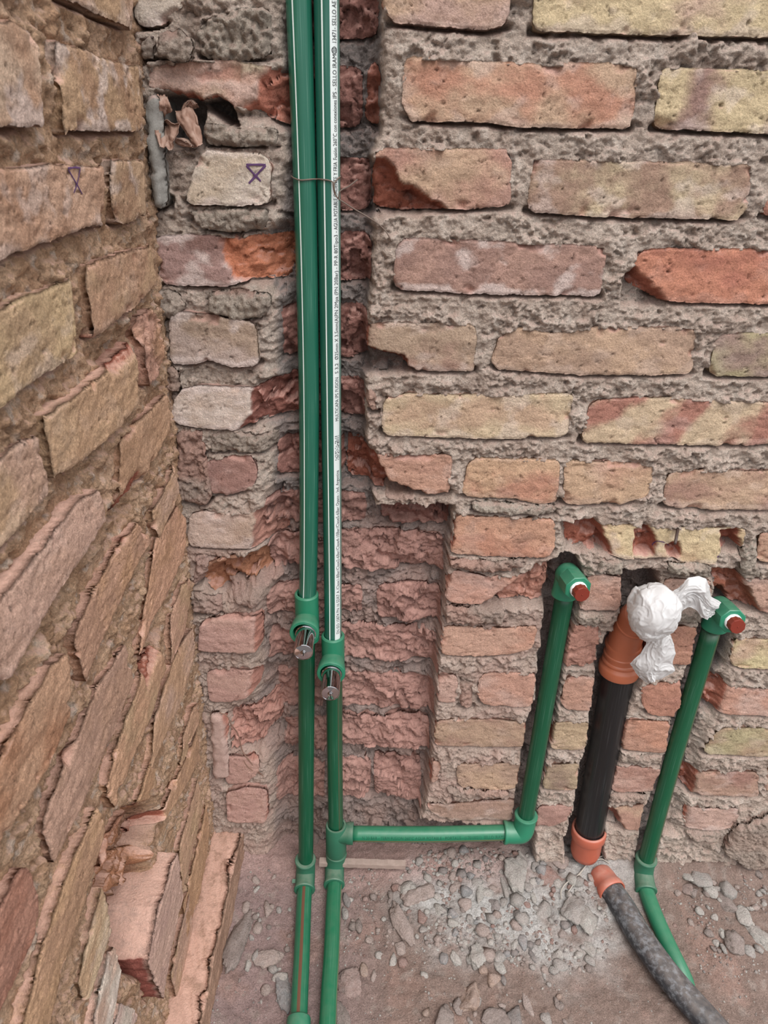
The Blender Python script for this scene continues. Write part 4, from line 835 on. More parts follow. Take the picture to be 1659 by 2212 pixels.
# --- right water pipe --------------------------------------------------
E4 = at_z(1388, 1883, .020)
pC = empty('water_pipe', E4, 'rightmost green riser with thin brown lines, next to the plastic bag', 'pipe')
r4 = at_y(1536, 1362, .014); d4 = r4 - E4
tube('pipe', smoothpath([E4 + np.array([.001, .001, .012]), E4 + d4 * .5 + np.array([at_y(1456, 1635, (E4[1] + .014) / 2)[0] - (E4 + d4 * .5)[0], 0, 0]), r4], 26), .0136, pipe_mat('green_riser_brown_lines', (12, 80, 52), .38, [(.60, .012, (100, 78, 56)), (.635, .008, (96, 80, 58)), (.67, .010, (110, 88, 60))], scr=.22), pC)
thread_elbow(pC, at_y(1554, 1313, .012), at_y(1583, 1343, -.028), None, r4, d4)
g = [at_z(u, v, z) for u, v, z in [(1388, 1886, .018), (1396, 1925, .016), (1414, 1975, .013), (1438, 2030, .008), (1462, 2080, .004), (1476, 2110, -.003), (1490, 2145, -.014), (1502, 2168, -.026)]]
f4 = g[1] - E4; f4 /= np.linalg.norm(f4); u4 = d4 / np.linalg.norm(d4)
bend('elbow', [E4 + u4 * .036, E4 + u4 * .014, E4 + np.array([0, -.004, .001]), E4 + f4 * .016, E4 + f4 * .036], .0172, M_FITD, pC)
tube('pipe', smoothpath(g, 30), .0134, M_PIPEG, pC, ref=(0, -.3, 1))
# --- black drain riser with the terracotta bend ------------------------
D0 = at_y(1263, 1838, .004)
pD = empty('drain_pipe', D0, 'upright black drain pipe in the wall chase with a terracotta bend at its top', 'drain pipe')
da = at_y(1272, 1795, .012); db = at_y(1338, 1440, .026); ddir = (db - da) / np.linalg.norm(db - da)
tube('pipe', smoothpath([da - ddir * .012, da * .5 + db * .5, db + ddir * .02], 24), .0246, M_BLACK, pD, nseg=40)
lathe('drain_socket', [(.0200, -.062), (.0232, -.060), (.0262, -.048), (.0264, -.020), (.0282, -.014), (.0300, -.010), (.0302, .004), (.0290, .008), (.0262, .008), (.0250, .002)], da, ddir, M_ORND, pD, nseg=40)
c1 = at_y(1349, 1385, .024); c2 = at_y(1366, 1345, .012); c3 = at_y(1388, 1327, -.014); c4 = at_y(1410, 1318, -.040)
el = tube('drain_elbow', smoothpath([db - ddir * .004, c1, c2, c3], 36), .0248, M_ORNG, pD, nseg=40)[0]
ex = []
for off, prof in ((-.006, [(.0250, -.005), (.0300, -.004), (.0312, .000), (.0312, .009), (.0302, .012), (.0276, .0145), (.0272, .0165), (.0282, .0180), (.0282, .0205), (.0268, .0225), (.0250, .0235)]), (.026, [(.0245, -.004), (.0272, -.0025), (.0276, .001), (.0264, .003), (.0245, .004)]), (.044, [(.0235, -.006), (.0274, -.004), (.0280, .000), (.0270, .003), (.0245, .005)])):
    ex.append(lathe('ring', prof, db + ddir * off, ddir, M_ORNG, pD, nseg=40))
kd = (c3 - c2) / np.linalg.norm(c3 - c2); ex.append(lathe('ring', [(.0240, -.004), (.0256, -.002), (.0256, .002), (.0240, .004)], c2 + kd * .004, kd, M_ORNG, pD, nseg=40))
join_into(el, ex)
# --- black pipe lying on the floor --------------------------------------
fl = [at_z(u, v, z) for u, v, z in [(1304, 1899, .014), (1318, 1920, .019), (1347, 1962, .023), (1378, 2015, .023), (1415, 2069, .023), (1457, 2124, .023), (1509, 2183, .023), (1565, 2246, .023), (1640, 2336, .023), (1760, 2480, .023), (1900, 2650, .023)]]
pE = empty('drain_pipe', fl[1], 'dusty black drain pipe lying across the floor at the lower right', 'drain pipe')
tube('pipe', smoothpath(fl[1:], 60), .0208, M_BLACKD, pE, nseg=36, ref=(0, 0, 1))
fd = fl[2] - fl[1]; fd /= np.linalg.norm(fd)
lathe('drain_socket', [(.0180, -.036), (.0212, -.032), (.0226, -.018), (.0228, -.006), (.0244, -.004), (.0250, .002), (.0246, .008), (.0232, .009), (.0206, .004)], fl[1], fd, M_ORND, pE, nseg=40)

# ------------------------------------------------------------------ print on the pipes
def text_mesh(body):
    cu = bpy.data.curves.new('t', 'FONT'); cu.body = body; cu.size = 1.0; cu.resolution_u = 2
    ob = bpy.data.objects.new('t', cu); C.objects.link(ob); dg = bpy.context.evaluated_depsgraph_get(); me = ob.evaluated_get(dg).to_mesh()
    V = np.zeros(len(me.vertices) * 3, np.float32); me.vertices.foreach_get('co', V); V = V.reshape(-1, 3).astype(float)
    T = []
    me.calc_loop_triangles()
    for t in me.loop_triangles: T.append(tuple(t.vertices))
    ob.evaluated_get(dg).to_mesh_clear(); bpy.data.objects.remove(ob); bpy.data.curves.remove(cu); return V, np.array(T)
def print_on(tubeinfo, items, ucen, height, rad, mat, parent, s_of):
    o, P, FR, ln = tubeinfo; NN = np.array([f[0] for f in FR]); BB = np.array([f[1] for f in FR])
    for body, s0, s1, hs in items:
        V, T = text_mesh(body); x = V[:, 0]; x0, x1 = x.min(), x.max(); s = s0 + (x - x0) / (x1 - x0) * (s1 - s0)
        ph = (ucen - .5) * 2 * np.pi + s_of * ((V[:, 1] - .35) * height * hs) / rad
        c = np.stack([np.interp(s, ln, P[:, k]) for k in range(3)], 1); nn = np.stack([np.interp(s, ln, NN[:, k]) for k in range(3)], 1); bn = np.stack([np.interp(s, ln, BB[:, k]) for k in range(3)], 1)
        l = obj_np('lettering', c + (rad + .00025) * (np.cos(ph)[:, None] * nn + np.sin(ph)[:, None] * bn), None, T, mat=mat, parent=parent, smooth=False); l['kind'] = 'stuff'
zs = upB[1][:, 2]
def s_at(v): z = at_y(718, v, YB - RP)[2]; return float(np.interp(-z, -zs, upB[3]))
items = [(b_, s_at(v0), s_at(v1), 1.0) for b_, v0, v1 in [
    ('EN ISO 15874 PN 16 SDR7 A /Clase1-8Bar/Clase2-6Bar/Clase4-10Bar/Clase5-6Bar', 1371, 1097), ('Opaco - Ind. Argentina', 1094, 1018), ('MULTICAPA IPS FUSION', 911, 817), ('S 3,2', 808, 786),
    ('\u00d825mm X 3,5mm(A)PN 2Mpa (PN 20Bar) - PP-R 80Tipo3 -', 778, 500), ('AGUA POTABLE CALIENTE Y FRIA', 497, 350), ('Fusi\u00f3n 260\u00b0C con conexiones', 345, 216), ('IPS - SELLO IRAM', 212, 117), ('13471- SELLO AE', 91, 1)]]
print_on(upB, items, .390, .0070, RP, M_PRINT, upB[0], 1)
# dot-matrix code and the round certification seal
AV, AQ = [], []; NN = np.array([f[0] for f in upB[2]]); BBn = np.array([f[1] for f in upB[2]])
def surf(s, ph, lift=.00025):
    c = np.array([np.interp(s, upB[3], upB[1][:, k]) for k in range(3)]); nn = np.array([np.interp(s, upB[3], NN[:, k]) for k in range(3)]); bn = np.array([np.interp(s, upB[3], BBn[:, k]) for k in range(3)])
    return c + (RP + lift) * (math.cos(ph) * nn + math.sin(ph) * bn)
def patch_q(s0, s1, p0, p1):
    n = len(AV); AV.extend([surf(s0, p0), surf(s0, p1), surf(s1, p1), surf(s1, p0)]); AQ.append((n, n + 1, n + 2, n + 3))
pc = (.390 - .5) * 2 * math.pi; sa, sb = s_at(995), s_at(941); rr_ = random.Random(3)
for i in range(15):
    s0 = sa + (sb - sa) * i / 15; wd = (sb - sa) / 15 * rr_.choice([.35, .5, .65])
    for k in range(5):
        if rr_.random() < .8: p0 = pc - .24 + k * .1; patch_q(s0, s0 + wd, p0, p0 + .075)
o_ = obj_np('print_code', np.array(AV), np.array(AQ), mat=M_PRINT, parent=upB[0], smooth=False); o_['kind'] = 'stuff'; AV, AQ = [], []
s0, s1 = s_at(116), s_at(100); cs = (s0 + s1) / 2; rs = abs(s1 - s0) / 2
for k in range(20):
    a0, a1 = 2 * math.pi * k / 20, 2 * math.pi * (k + 1) / 20; n = len(AV)
    for a, q in ((a0, 1), (a1, 1), (a1, .8), (a0, .8)): AV.append(surf(cs + rs * q * math.cos(a), pc + .25 * q * math.sin(a)))
    AQ.append((n, n + 1, n + 2, n + 3))
for k in (-.4, 0, .4): patch_q(cs + k * rs - .0003, cs + k * rs + .0003, pc - .18, pc + .18)
o_ = obj_np('certification_seal', np.array(AV), np.array(AQ), mat=M_PRINT, parent=upB[0], smooth=False); o_['kind'] = 'stuff'
L_ = brB[3][-1]
print_on(brB, [('N 20 BAR - TERM FUSION 260\u00b0C AGUA POTABLE - PORTALIS - (17010021)  SELLO IRAM', L_ * .06, L_ * .95, 1.0)], .545, .0080, .0132, M_PRINTG, brB[0], -1)
# ------------------------------------------------------------------ bag tied over the drain bend
def ico(sub):
    import bmesh
    bm = bmesh.new(); bmesh.ops.create_icosphere(bm, subdivisions=sub, radius=1.0); V = np.array([v.co[:] for v in bm.verts]); T = np.array([[v.index for v in f.verts] for f in bm.faces]); bm.free(); return V, T
ICO = {k: ico(k) for k in (1, 2, 3, 4, 6)}
bc = at_y(1412, 1319, -.045)
bag = empty('plastic_bag', bc, 'crumpled white plastic bag tied over the mouth of the terracotta drain bend', 'plastic bag')
V, T = ICO[6]; ridg = 0
def ridge3(p, seed): return 1 - np.abs(perlin3(p, seed)) * 2
knot = np.array([.25, .55, -.80]); knot /= np.linalg.norm(knot)
# creases run from the tied neck over the ball
ax = knot; tt = np.arccos(np.clip(V @ ax, -1, 1)); e1 = np.cross(ax, [0, 0, 1.0]); e1 /= np.linalg.norm(e1); e2 = np.cross(ax, e1); ph = np.arctan2(V @ e2, V @ e1)
fold = np.stack([np.cos(ph) * 3.4, np.sin(ph) * 3.4, tt * .9], 1)
wv = np.stack([perlin3(V * 1.7 + k, 30 + k) for k in (0, 5, 9)], 1) * .55
def crease(p, seed, wd): return np.clip(1 - np.abs(perlin3(p, seed)) / wd, 0, 1) ** 1.5
r = 1 + .12 * perlin3(V * 1.4 + 3, 5) + .035 * crease(V * 1.9 + wv, 6, .30) +   .012 * crease(V * 3.1 + wv * 2 + 4, 7, .18) + .004 * crease(V * 5.5 + wv * 2 + 9, 8, .2) + .026 * crease(fold * .8 + wv, 9, .3) * sstep(2.2, .5, tt) + .050 * facets(V[:, 0] * 1.5 + 9 + wv[:, 0], V[:, 2] * 2.2 + V[:, 1] + wv[:, 1], 4)
Pb = V * r[:, None] * np.array([.0335, .034, .040]); Pb += (np.clip(.55 - tt, 0, 1) ** 1.0)[:, None] * .030 * ax
obj_np('bag_body', bc + Pb, None, T, mat=M_BAG, parent=bag)
def sheet(name, Lp, Rp, yfun, nu, nv, fold, parent, thick=.0011, seed=0, mat=None, frq=9):
    A = resample(np.array(Lp, float), nv + 1); B = resample(np.array(Rp, float), nv + 1); V = []
    for i in range(nv + 1):
        for j in range(nu + 1):
            s, t = j / nu, i / nv; u, v = A[i] * (1 - s) + B[i] * s; V.append(at_y(u, v, yfun(s, t)))
    V = np.array(V).reshape(nv + 1, nu + 1, 3); S, Tt = np.meshgrid(np.linspace(0, 1, nu + 1), np.linspace(0, 1, nv + 1))
    du = np.gradient(V, axis=1); dv = np.gradient(V, axis=0); N = np.cross(du, dv); N /= np.linalg.norm(N, axis=2, keepdims=True) + 1e-12
    if N[..., 1].mean() > 0: N = -N
    s, t = S.ravel(), Tt.ravel()
    wx = .5 * perlin2(s * 2.3, t * 2.1, seed); wy = .5 * perlin2(s * 2.1, t * 2.5, seed + 9)
    def cr(x, y, sd_, wd): return np.clip(1 - np.abs(perlin2(x, y, sd_)) / wd, 0, 1) ** 1.4
    d = fold * (.9 * cr(s * frq * .42 + wx * 3, t * 2.2 + wy * 2, seed + 1, .35) + .7 * cr(s * 3.4 + wx * 4 + 3, t * 3.6 + wy * 4, seed + 2, .25) + 3.0 * perlin2(s * 2.0 + wx, t * 2.2 + wy, seed + 3) + .35 * cr(s * 7 + wx * 4, t * 8 + wy * 4, seed + 4, .25))
    V = V + (d.reshape(nv + 1, nu + 1))[..., None] * N; back = V - N * (thick + .004 * np.sin(np.pi * S) * np.sin(np.pi * np.clip(Tt, 0.02, .98)))[..., None]
    n = (nv + 1) * (nu + 1); q = gridq(nu, nv); rim = np.r_[np.arange(nu + 1), (nu + 1) * np.arange(1, nv + 1) + nu, (nu + 1) * nv + np.arange(nu - 1, -1, -1), (nu + 1) * np.arange(nv - 1, 0, -1)]
    i = np.arange(len(rim)); j = (i + 1) % len(rim); sq = np.stack([rim[i], rim[j], rim[j] + n, rim[i] + n], -1)
    return obj_np(name, np.concatenate([V.reshape(-1, 3), back.reshape(-1, 3)]), np.concatenate([q, q[:, ::-1] + n, sq]), mat=mat or M_BAG, parent=parent)
sheet('bag_handle', [(1450, 1282), (1470, 1268), (1488, 1248), (1510, 1244), (1524, 1250), (1534, 1288), (1546, 1296), (1555, 1302)], [(1452, 1332), (1464, 1325), (1478, 1316), (1494, 1312), (1506, 1318), (1515, 1330), (1526, 1335), (1545, 1328)], lambda s, t: -.034 + .020 * t - .010 * math.sin(math.pi * s) - .012 * math.sin(math.pi * t), 64, 84, .0015, bag, seed=31)
sheet('bag_handle', [(1398, 1372), (1396, 1392), (1384, 1412), (1360, 1434), (1372, 1456), (1398, 1473)], [(1446, 1366), (1454, 1388), (1457, 1408), (1450, 1430), (1456, 1446), (1424, 1468)], lambda s, t: -.036 + .014 * t - .016 * math.sin(math.pi * s) * (.4 + .6 * t), 70, 84, .0014, bag, seed=47)
# ------------------------------------------------------------------ wire, nail, leaf, twig, cord, lath
def wire(name, segs, r, mat, label, cat, parent=None, n=40):
    first = None
    for sgm in segs:
        o = tube(name, smoothpath(sgm, n), r, mat, None, nseg=8)[0]
        if first is None: first = o
        else: join_into(first, [o])
    return tag(first, label, cat)
Y0 = YB - RP - .0010
wire('binding_wire', [[at_y(u, v, y) for u, v, y in [(629, 380, .016), (634, 384, .010), (644, 388, Y0 + .001), (653, 389, Y0), (664, 388, Y0 + .0005), (676, 387, .010), (684, 387, .013), (690, 387, .010), (699, 388, Y0 + .0008), (708, 389, Y0), (717, 392, Y0), (721, 396, Y0 - .0008), (728, 388, .009), (736, 381, .016)]],
    [at_y(u, v, y) for u, v, y in [(719, 393, Y0 - .001), (720, 402, Y0 - .002), (723, 418, Y0 - .002), (731, 429, .004), (744, 438, .004), (766, 452, .005), (790, 466, .004), (812, 480, -.001), (832, 498, -.008), (846, 520, -.010)]],
    [at_y(u, v, y) for u, v, y in [(722, 397, Y0 - .002), (722, 408, Y0 - .003), (725, 421, Y0 - .002), (731, 428, .004), (733, 416, .003), (740, 409, .004), (754, 402, .006), (772, 388, .010)]]], .00075, M_WIRE, 'thin twisted rusty wire binding the two tall green pipes together', 'wire')
nl = tube('nail', [at_y(1466.5, 1130, .012), at_y(1463, 1150, -.010), at_y(1458.5, 1174, -.034)], .0020, M_STEEL, None, nseg=12)[0]; tag(nl, 'rusty nail sticking out of the yellow brick above the plastic bag', 'nail')
nl2 = tube('wire_stub', smoothpath([at_y(264, 66, -.02), at_y(276, 80, -.012), at_y(288, 92, -.004), at_y(298, 102, .004)], 12), .0016, M_STEEL, None, nseg=10)[0]; tag(nl2, 'bent dark wire stub in the corner joint near the top left', 'wire')
nl3 = tube('wire_stub', smoothpath([at_y(296, 84, .004), at_y(312, 84, -.004), at_y(332, 80, -.002)], 12), .0011, M_STEEL, None, nseg=10)[0]; tag(nl3, 'straight thin wire stub lying on the grey mortar lump at top left', 'wire')
leaf = empty('dried_leaf', at_y(385, 262, -.005), 'curled dry brown leaf stuck in the hole beside the grey corner strip', 'leaf')
sheet('leaf_lobe', [(336, 252), (331, 268), (334, 290), (340, 306), (346, 320)], [(362, 254), (388, 268), (384, 288), (380, 304), (370, 324)], lambda s, t: -.012 - .008 * t + .026 * math.sin(math.pi * s) * (1 - t) , 22, 22, .0016, leaf, thick=.0006, seed=3, mat=M_LEAF, frq=3)
sheet('leaf_lobe', [(382, 240), (388, 264), (406, 294), (428, 318)], [(408, 232), (424, 258), (434, 288), (438, 310)], lambda s, t: .002 - .012 * t + .012 * abs(s - .4), 18, 26, .0012, leaf, thick=.0006, seed=5, mat=M_LEAF, frq=3)
sheet('leaf_lobe', [(380, 296), (394, 302), (410, 312), (428, 318)], [(378, 306), (392, 312), (408, 318), (430, 312)], lambda s, t: -.006 + .006 * s, 12, 22, .0010, leaf, thick=.0006, seed=6, mat=M_LEAF, frq=3)
sheet('leaf_lobe', [(338, 210), (344, 226), (342, 240), (338, 250)], [(356, 206), (366, 222), (372, 236), (362, 246)], lambda s, t: -.004 - .008 * math.sin(math.pi * t) + .008 * s, 16, 20, .0014, leaf, thick=.0006, seed=8, mat=M_LEAF, frq=3)
sheet('leaf_lobe', [(338, 240), (335, 256), (334, 270), (338, 290)], [(348, 244), (346, 258), (344, 272), (348, 288)], lambda s, t: -.008 + .020 * s, 10, 20, .0008, leaf, thick=.0006, seed=9, mat=M_LEAF, frq=3)
sheet('leaf_lobe', [(392, 240), (402, 226), (412, 218), (424, 226)], [(396, 248), (406, 238), (414, 232), (430, 232)], lambda s, t: .004 + .008 * s, 10, 18, .0008, leaf, thick=.0006, seed=10, mat=M_LEAF, frq=3)
sheet('leaf_lobe', [(406, 232), (412, 250), (422, 272), (428, 292)], [(416, 232), (426, 252), (430, 272), (431, 290)], lambda s, t: .008 - .006 * t, 10, 18, .0008, leaf, thick=.0006, seed=12, mat=M_LEAF, frq=3)
wire('dry_twig', [[at_y(u, v, y) for u, v, y in [(474, 1540, -.004), (490, 1546, -.006), (500, 1566, -.004), (512, 1582, .004), (517, 1596, .006), (524, 1622, .006), (536, 1640, .000), (556, 1664, .002), (574, 1682, .006), (583, 1692, .010)]], [at_y(u, v, y) for u, v, y in [(522, 1630, .004), (532, 1652, .0), (546, 1664, .0), (562, 1672, .004)]]], .0009, M_TWIG, 'thin forked dry twig hanging on the dusty brick left of the tall pipes', 'twig')
def zf(p, lift=.004): return np.array([p[0], p[1], float(floor_z(np.array([p[0]]), np.array([p[1]]))[0]) + lift])
wire('cord', [[zf(at_z(u, v, .02), .006) for u, v in s_] for s_ in ([(1276, 1862), (1254, 1888), (1240, 1910), (1225, 1931)], [(1274, 1866), (1248, 1893), (1222, 1910), (1212, 1926), (1213, 1942)], [(1276, 1863), (1294, 1860), (1306, 1855)], [(1278, 1870), (1296, 1866), (1314, 1874)])], .0011, M_CORD, 'grey frayed cord lying on the rubble beside the terracotta drain socket', 'cord')
# lath on the earth at the wall foot
la, lb_ = at_y(690, 1862, -.022), at_y(876, 1868, -.022); V = []; ns = 24
for i in range(ns + 1):
    c = la + (lb_ - la) * i / ns; w1 = .0045 + .0006 * math.sin(i * 1.7); 
    for dy, dz in ((-.006, -w1), (.006, -w1), (.006, w1), (-.006, w1)): V.append(c + np.array([0, dy, dz]))
Q = [(i * 4 + k, i * 4 + (k + 1) % 4, (i + 1) * 4 + (k + 1) % 4, (i + 1) * 4 + k) for i in range(ns) for k in range(4)] + [(3, 2, 1, 0), (ns * 4, ns * 4 + 1, ns * 4 + 2, ns * 4 + 3)]
tag(obj_np('wooden_lath', np.array(V), np.array(Q), mat=M_WOOD, smooth=False), 'thin weathered wooden lath lying at the wall foot behind the tall pipes', 'lath')
# ------------------------------------------------------------------ purple marker signs, drawn on the brick faces
from mathutils.bvhtree import BVHTree
def mark(brick_o, strokes, r=.0010):
    me = brick_o.data; off = Vector(WLOC[brick_o.name]); tr = BVHTree.FromPolygons([v.co + off for v in me.vertices], [p.vertices[:] for p in me.polygons]); AV, AQ = [], []
    for st in strokes:
        st = resample(np.array(st, float), 40); pts = []
        for u, v in st:
            d = Vector(ray(u, v)).normalized(); h = tr.ray_cast(Vector(CAM), d)
            if h[0] is not None: pts.append((np.array(h[0]), np.array(h[1]) if h[1].dot(d) < 0 else -np.array(h[1])))
        if len(pts) < 3: continue
        P = np.array([p[0] for p in pts]); Pp = np.pad(P, ((3, 3), (0, 0)), 'edge'); P = np.stack([np.convolve(Pp[:, k], np.ones(7) / 7, 'valid') for k in range(3)], 1); N = np.array([p[1] for p in pts]); N = N.mean(0); N /= np.linalg.norm(N); T = np.gradient(P, axis=0); n0 = len(AV)
        for i in range(len(P)):
            sd = np.cross(T[i], N); sd /= np.linalg.norm(sd) + 1e-9; w_ = r * (1 + .12 * math.sin(i * .3))
            AV.extend([P[i] + sd * w_ + N * .0005, P[i] + N * .0008, P[i] - sd * w_ + N * .0005])
        for i in range(len(P) - 1): a = n0 + i * 3; AQ.extend([(a, a + 3, a + 4, a + 1), (a + 1, a + 4, a + 5, a + 2)])
    return obj_np('marker_sign', np.array(AV), np.array(AQ), mat=M_INK, parent=brick_o)
mark(PB['mark_back'], [[(531, 356), (553, 355.5), (575, 356)], [(575, 356), (556, 376), (537, 397)], [(532, 357), (546, 373), (564, 392)]], .0011)
mark(PB['mark_left'], [[(145, 364), (160, 362), (173, 363)], [(145, 364), (158, 386), (166, 400), (177, 420)], [(172, 364), (170, 376), (166, 396), (158, 418)]], .0007)
if 'mark_yel' in PB: mark(PB['mark_yel'], [[(1409, 1176), (1413, 1171), (1420, 1168), (1435, 1171), (1445, 1178)], [(1409, 1178), (1412, 1172), (1416, 1172)], [(1549, 1204), (1556, 1196), (1560, 1180)]], .0007)
# ------------------------------------------------------------------ stones on the earth
def stone_mesh(seed, sub, dims, col, rough=.07, dust=.22):
    V, T = ICO[sub]; rg = np.random.RandomState(seed); n = rg.normal(size=(9, 3)); n /= np.linalg.norm(n, axis=1)[:, None]; c = rg.uniform(.50, 1.0, 9)
    dd = V @ n.T; r = np.min(np.where(dd > .08, c / np.maximum(dd, .08), 9), axis=1); r = np.minimum(r, 1.3)
    r = r * (1 + rough * perlin3(V * 2.6 + seed, 3) + rough * .6 * perlin3(V * 6 + seed, 4) + rough * .5 * perlin3(V * 13 + seed, 5)); P = V * r[:, None] * np.array(dims)
    t = perlin3(V * 1.8 + seed * 1.3, 6)[:, None]; cc = soft(col, .62) * (.96 + .16 * t); k = np.clip(perlin3(V * 2.4 + seed, 8), 0, 1)[:, None] * .5; cc = cc * (1 - k) + lin((178, 170, 164)) * k
    me, off = mesh_np('stone', P, None, T, col=cc, attrs={'dust': np.full(len(V), dust)}, center=False, smooth=True); me.materials.append(M_STONE); return me, P
def put_stone(u, v, wpx, hpx, rot, col, label=None, group=None, seed=0, sub=2, flat=.55, name='stone', wallz=None, dust=.22):
    p = at_z(u, v, .012); k = px_m(p); el = 1.35   # depth on the ground shows foreshortened
    dims = (wpx * k / 2, hpx * k * el / 2, min(wpx, hpx) * k * flat / 2 * 1.15); me, P = stone_mesh(seed, sub, dims, col, dust=dust, rough=.15 if sub > 3 else .09)
    o = bpy.data.objects.new(name, me); C.objects.link(o); z0 = float(floor_z(np.array([p[0]]), np.array([p[1]]))[0])
    o.location = Vector((p[0], p[1], z0 + dims[2] * .22)); o.rotation_euler = (random.Random(seed).uniform(-.18, .18), random.Random(seed + 1).uniform(-.18, .18), rot); WLOC[o.name] = tuple(o.location)
    if label: tag(o, label, 'stone', group)
    return o
g_, lg, p_, r_, o_, b_, dg, bl = (178, 172, 168), (200, 194, 188), (190, 160, 150), (172, 116, 100), (192, 148, 122), (152, 132, 124), (134, 130, 130), (150, 154, 160)
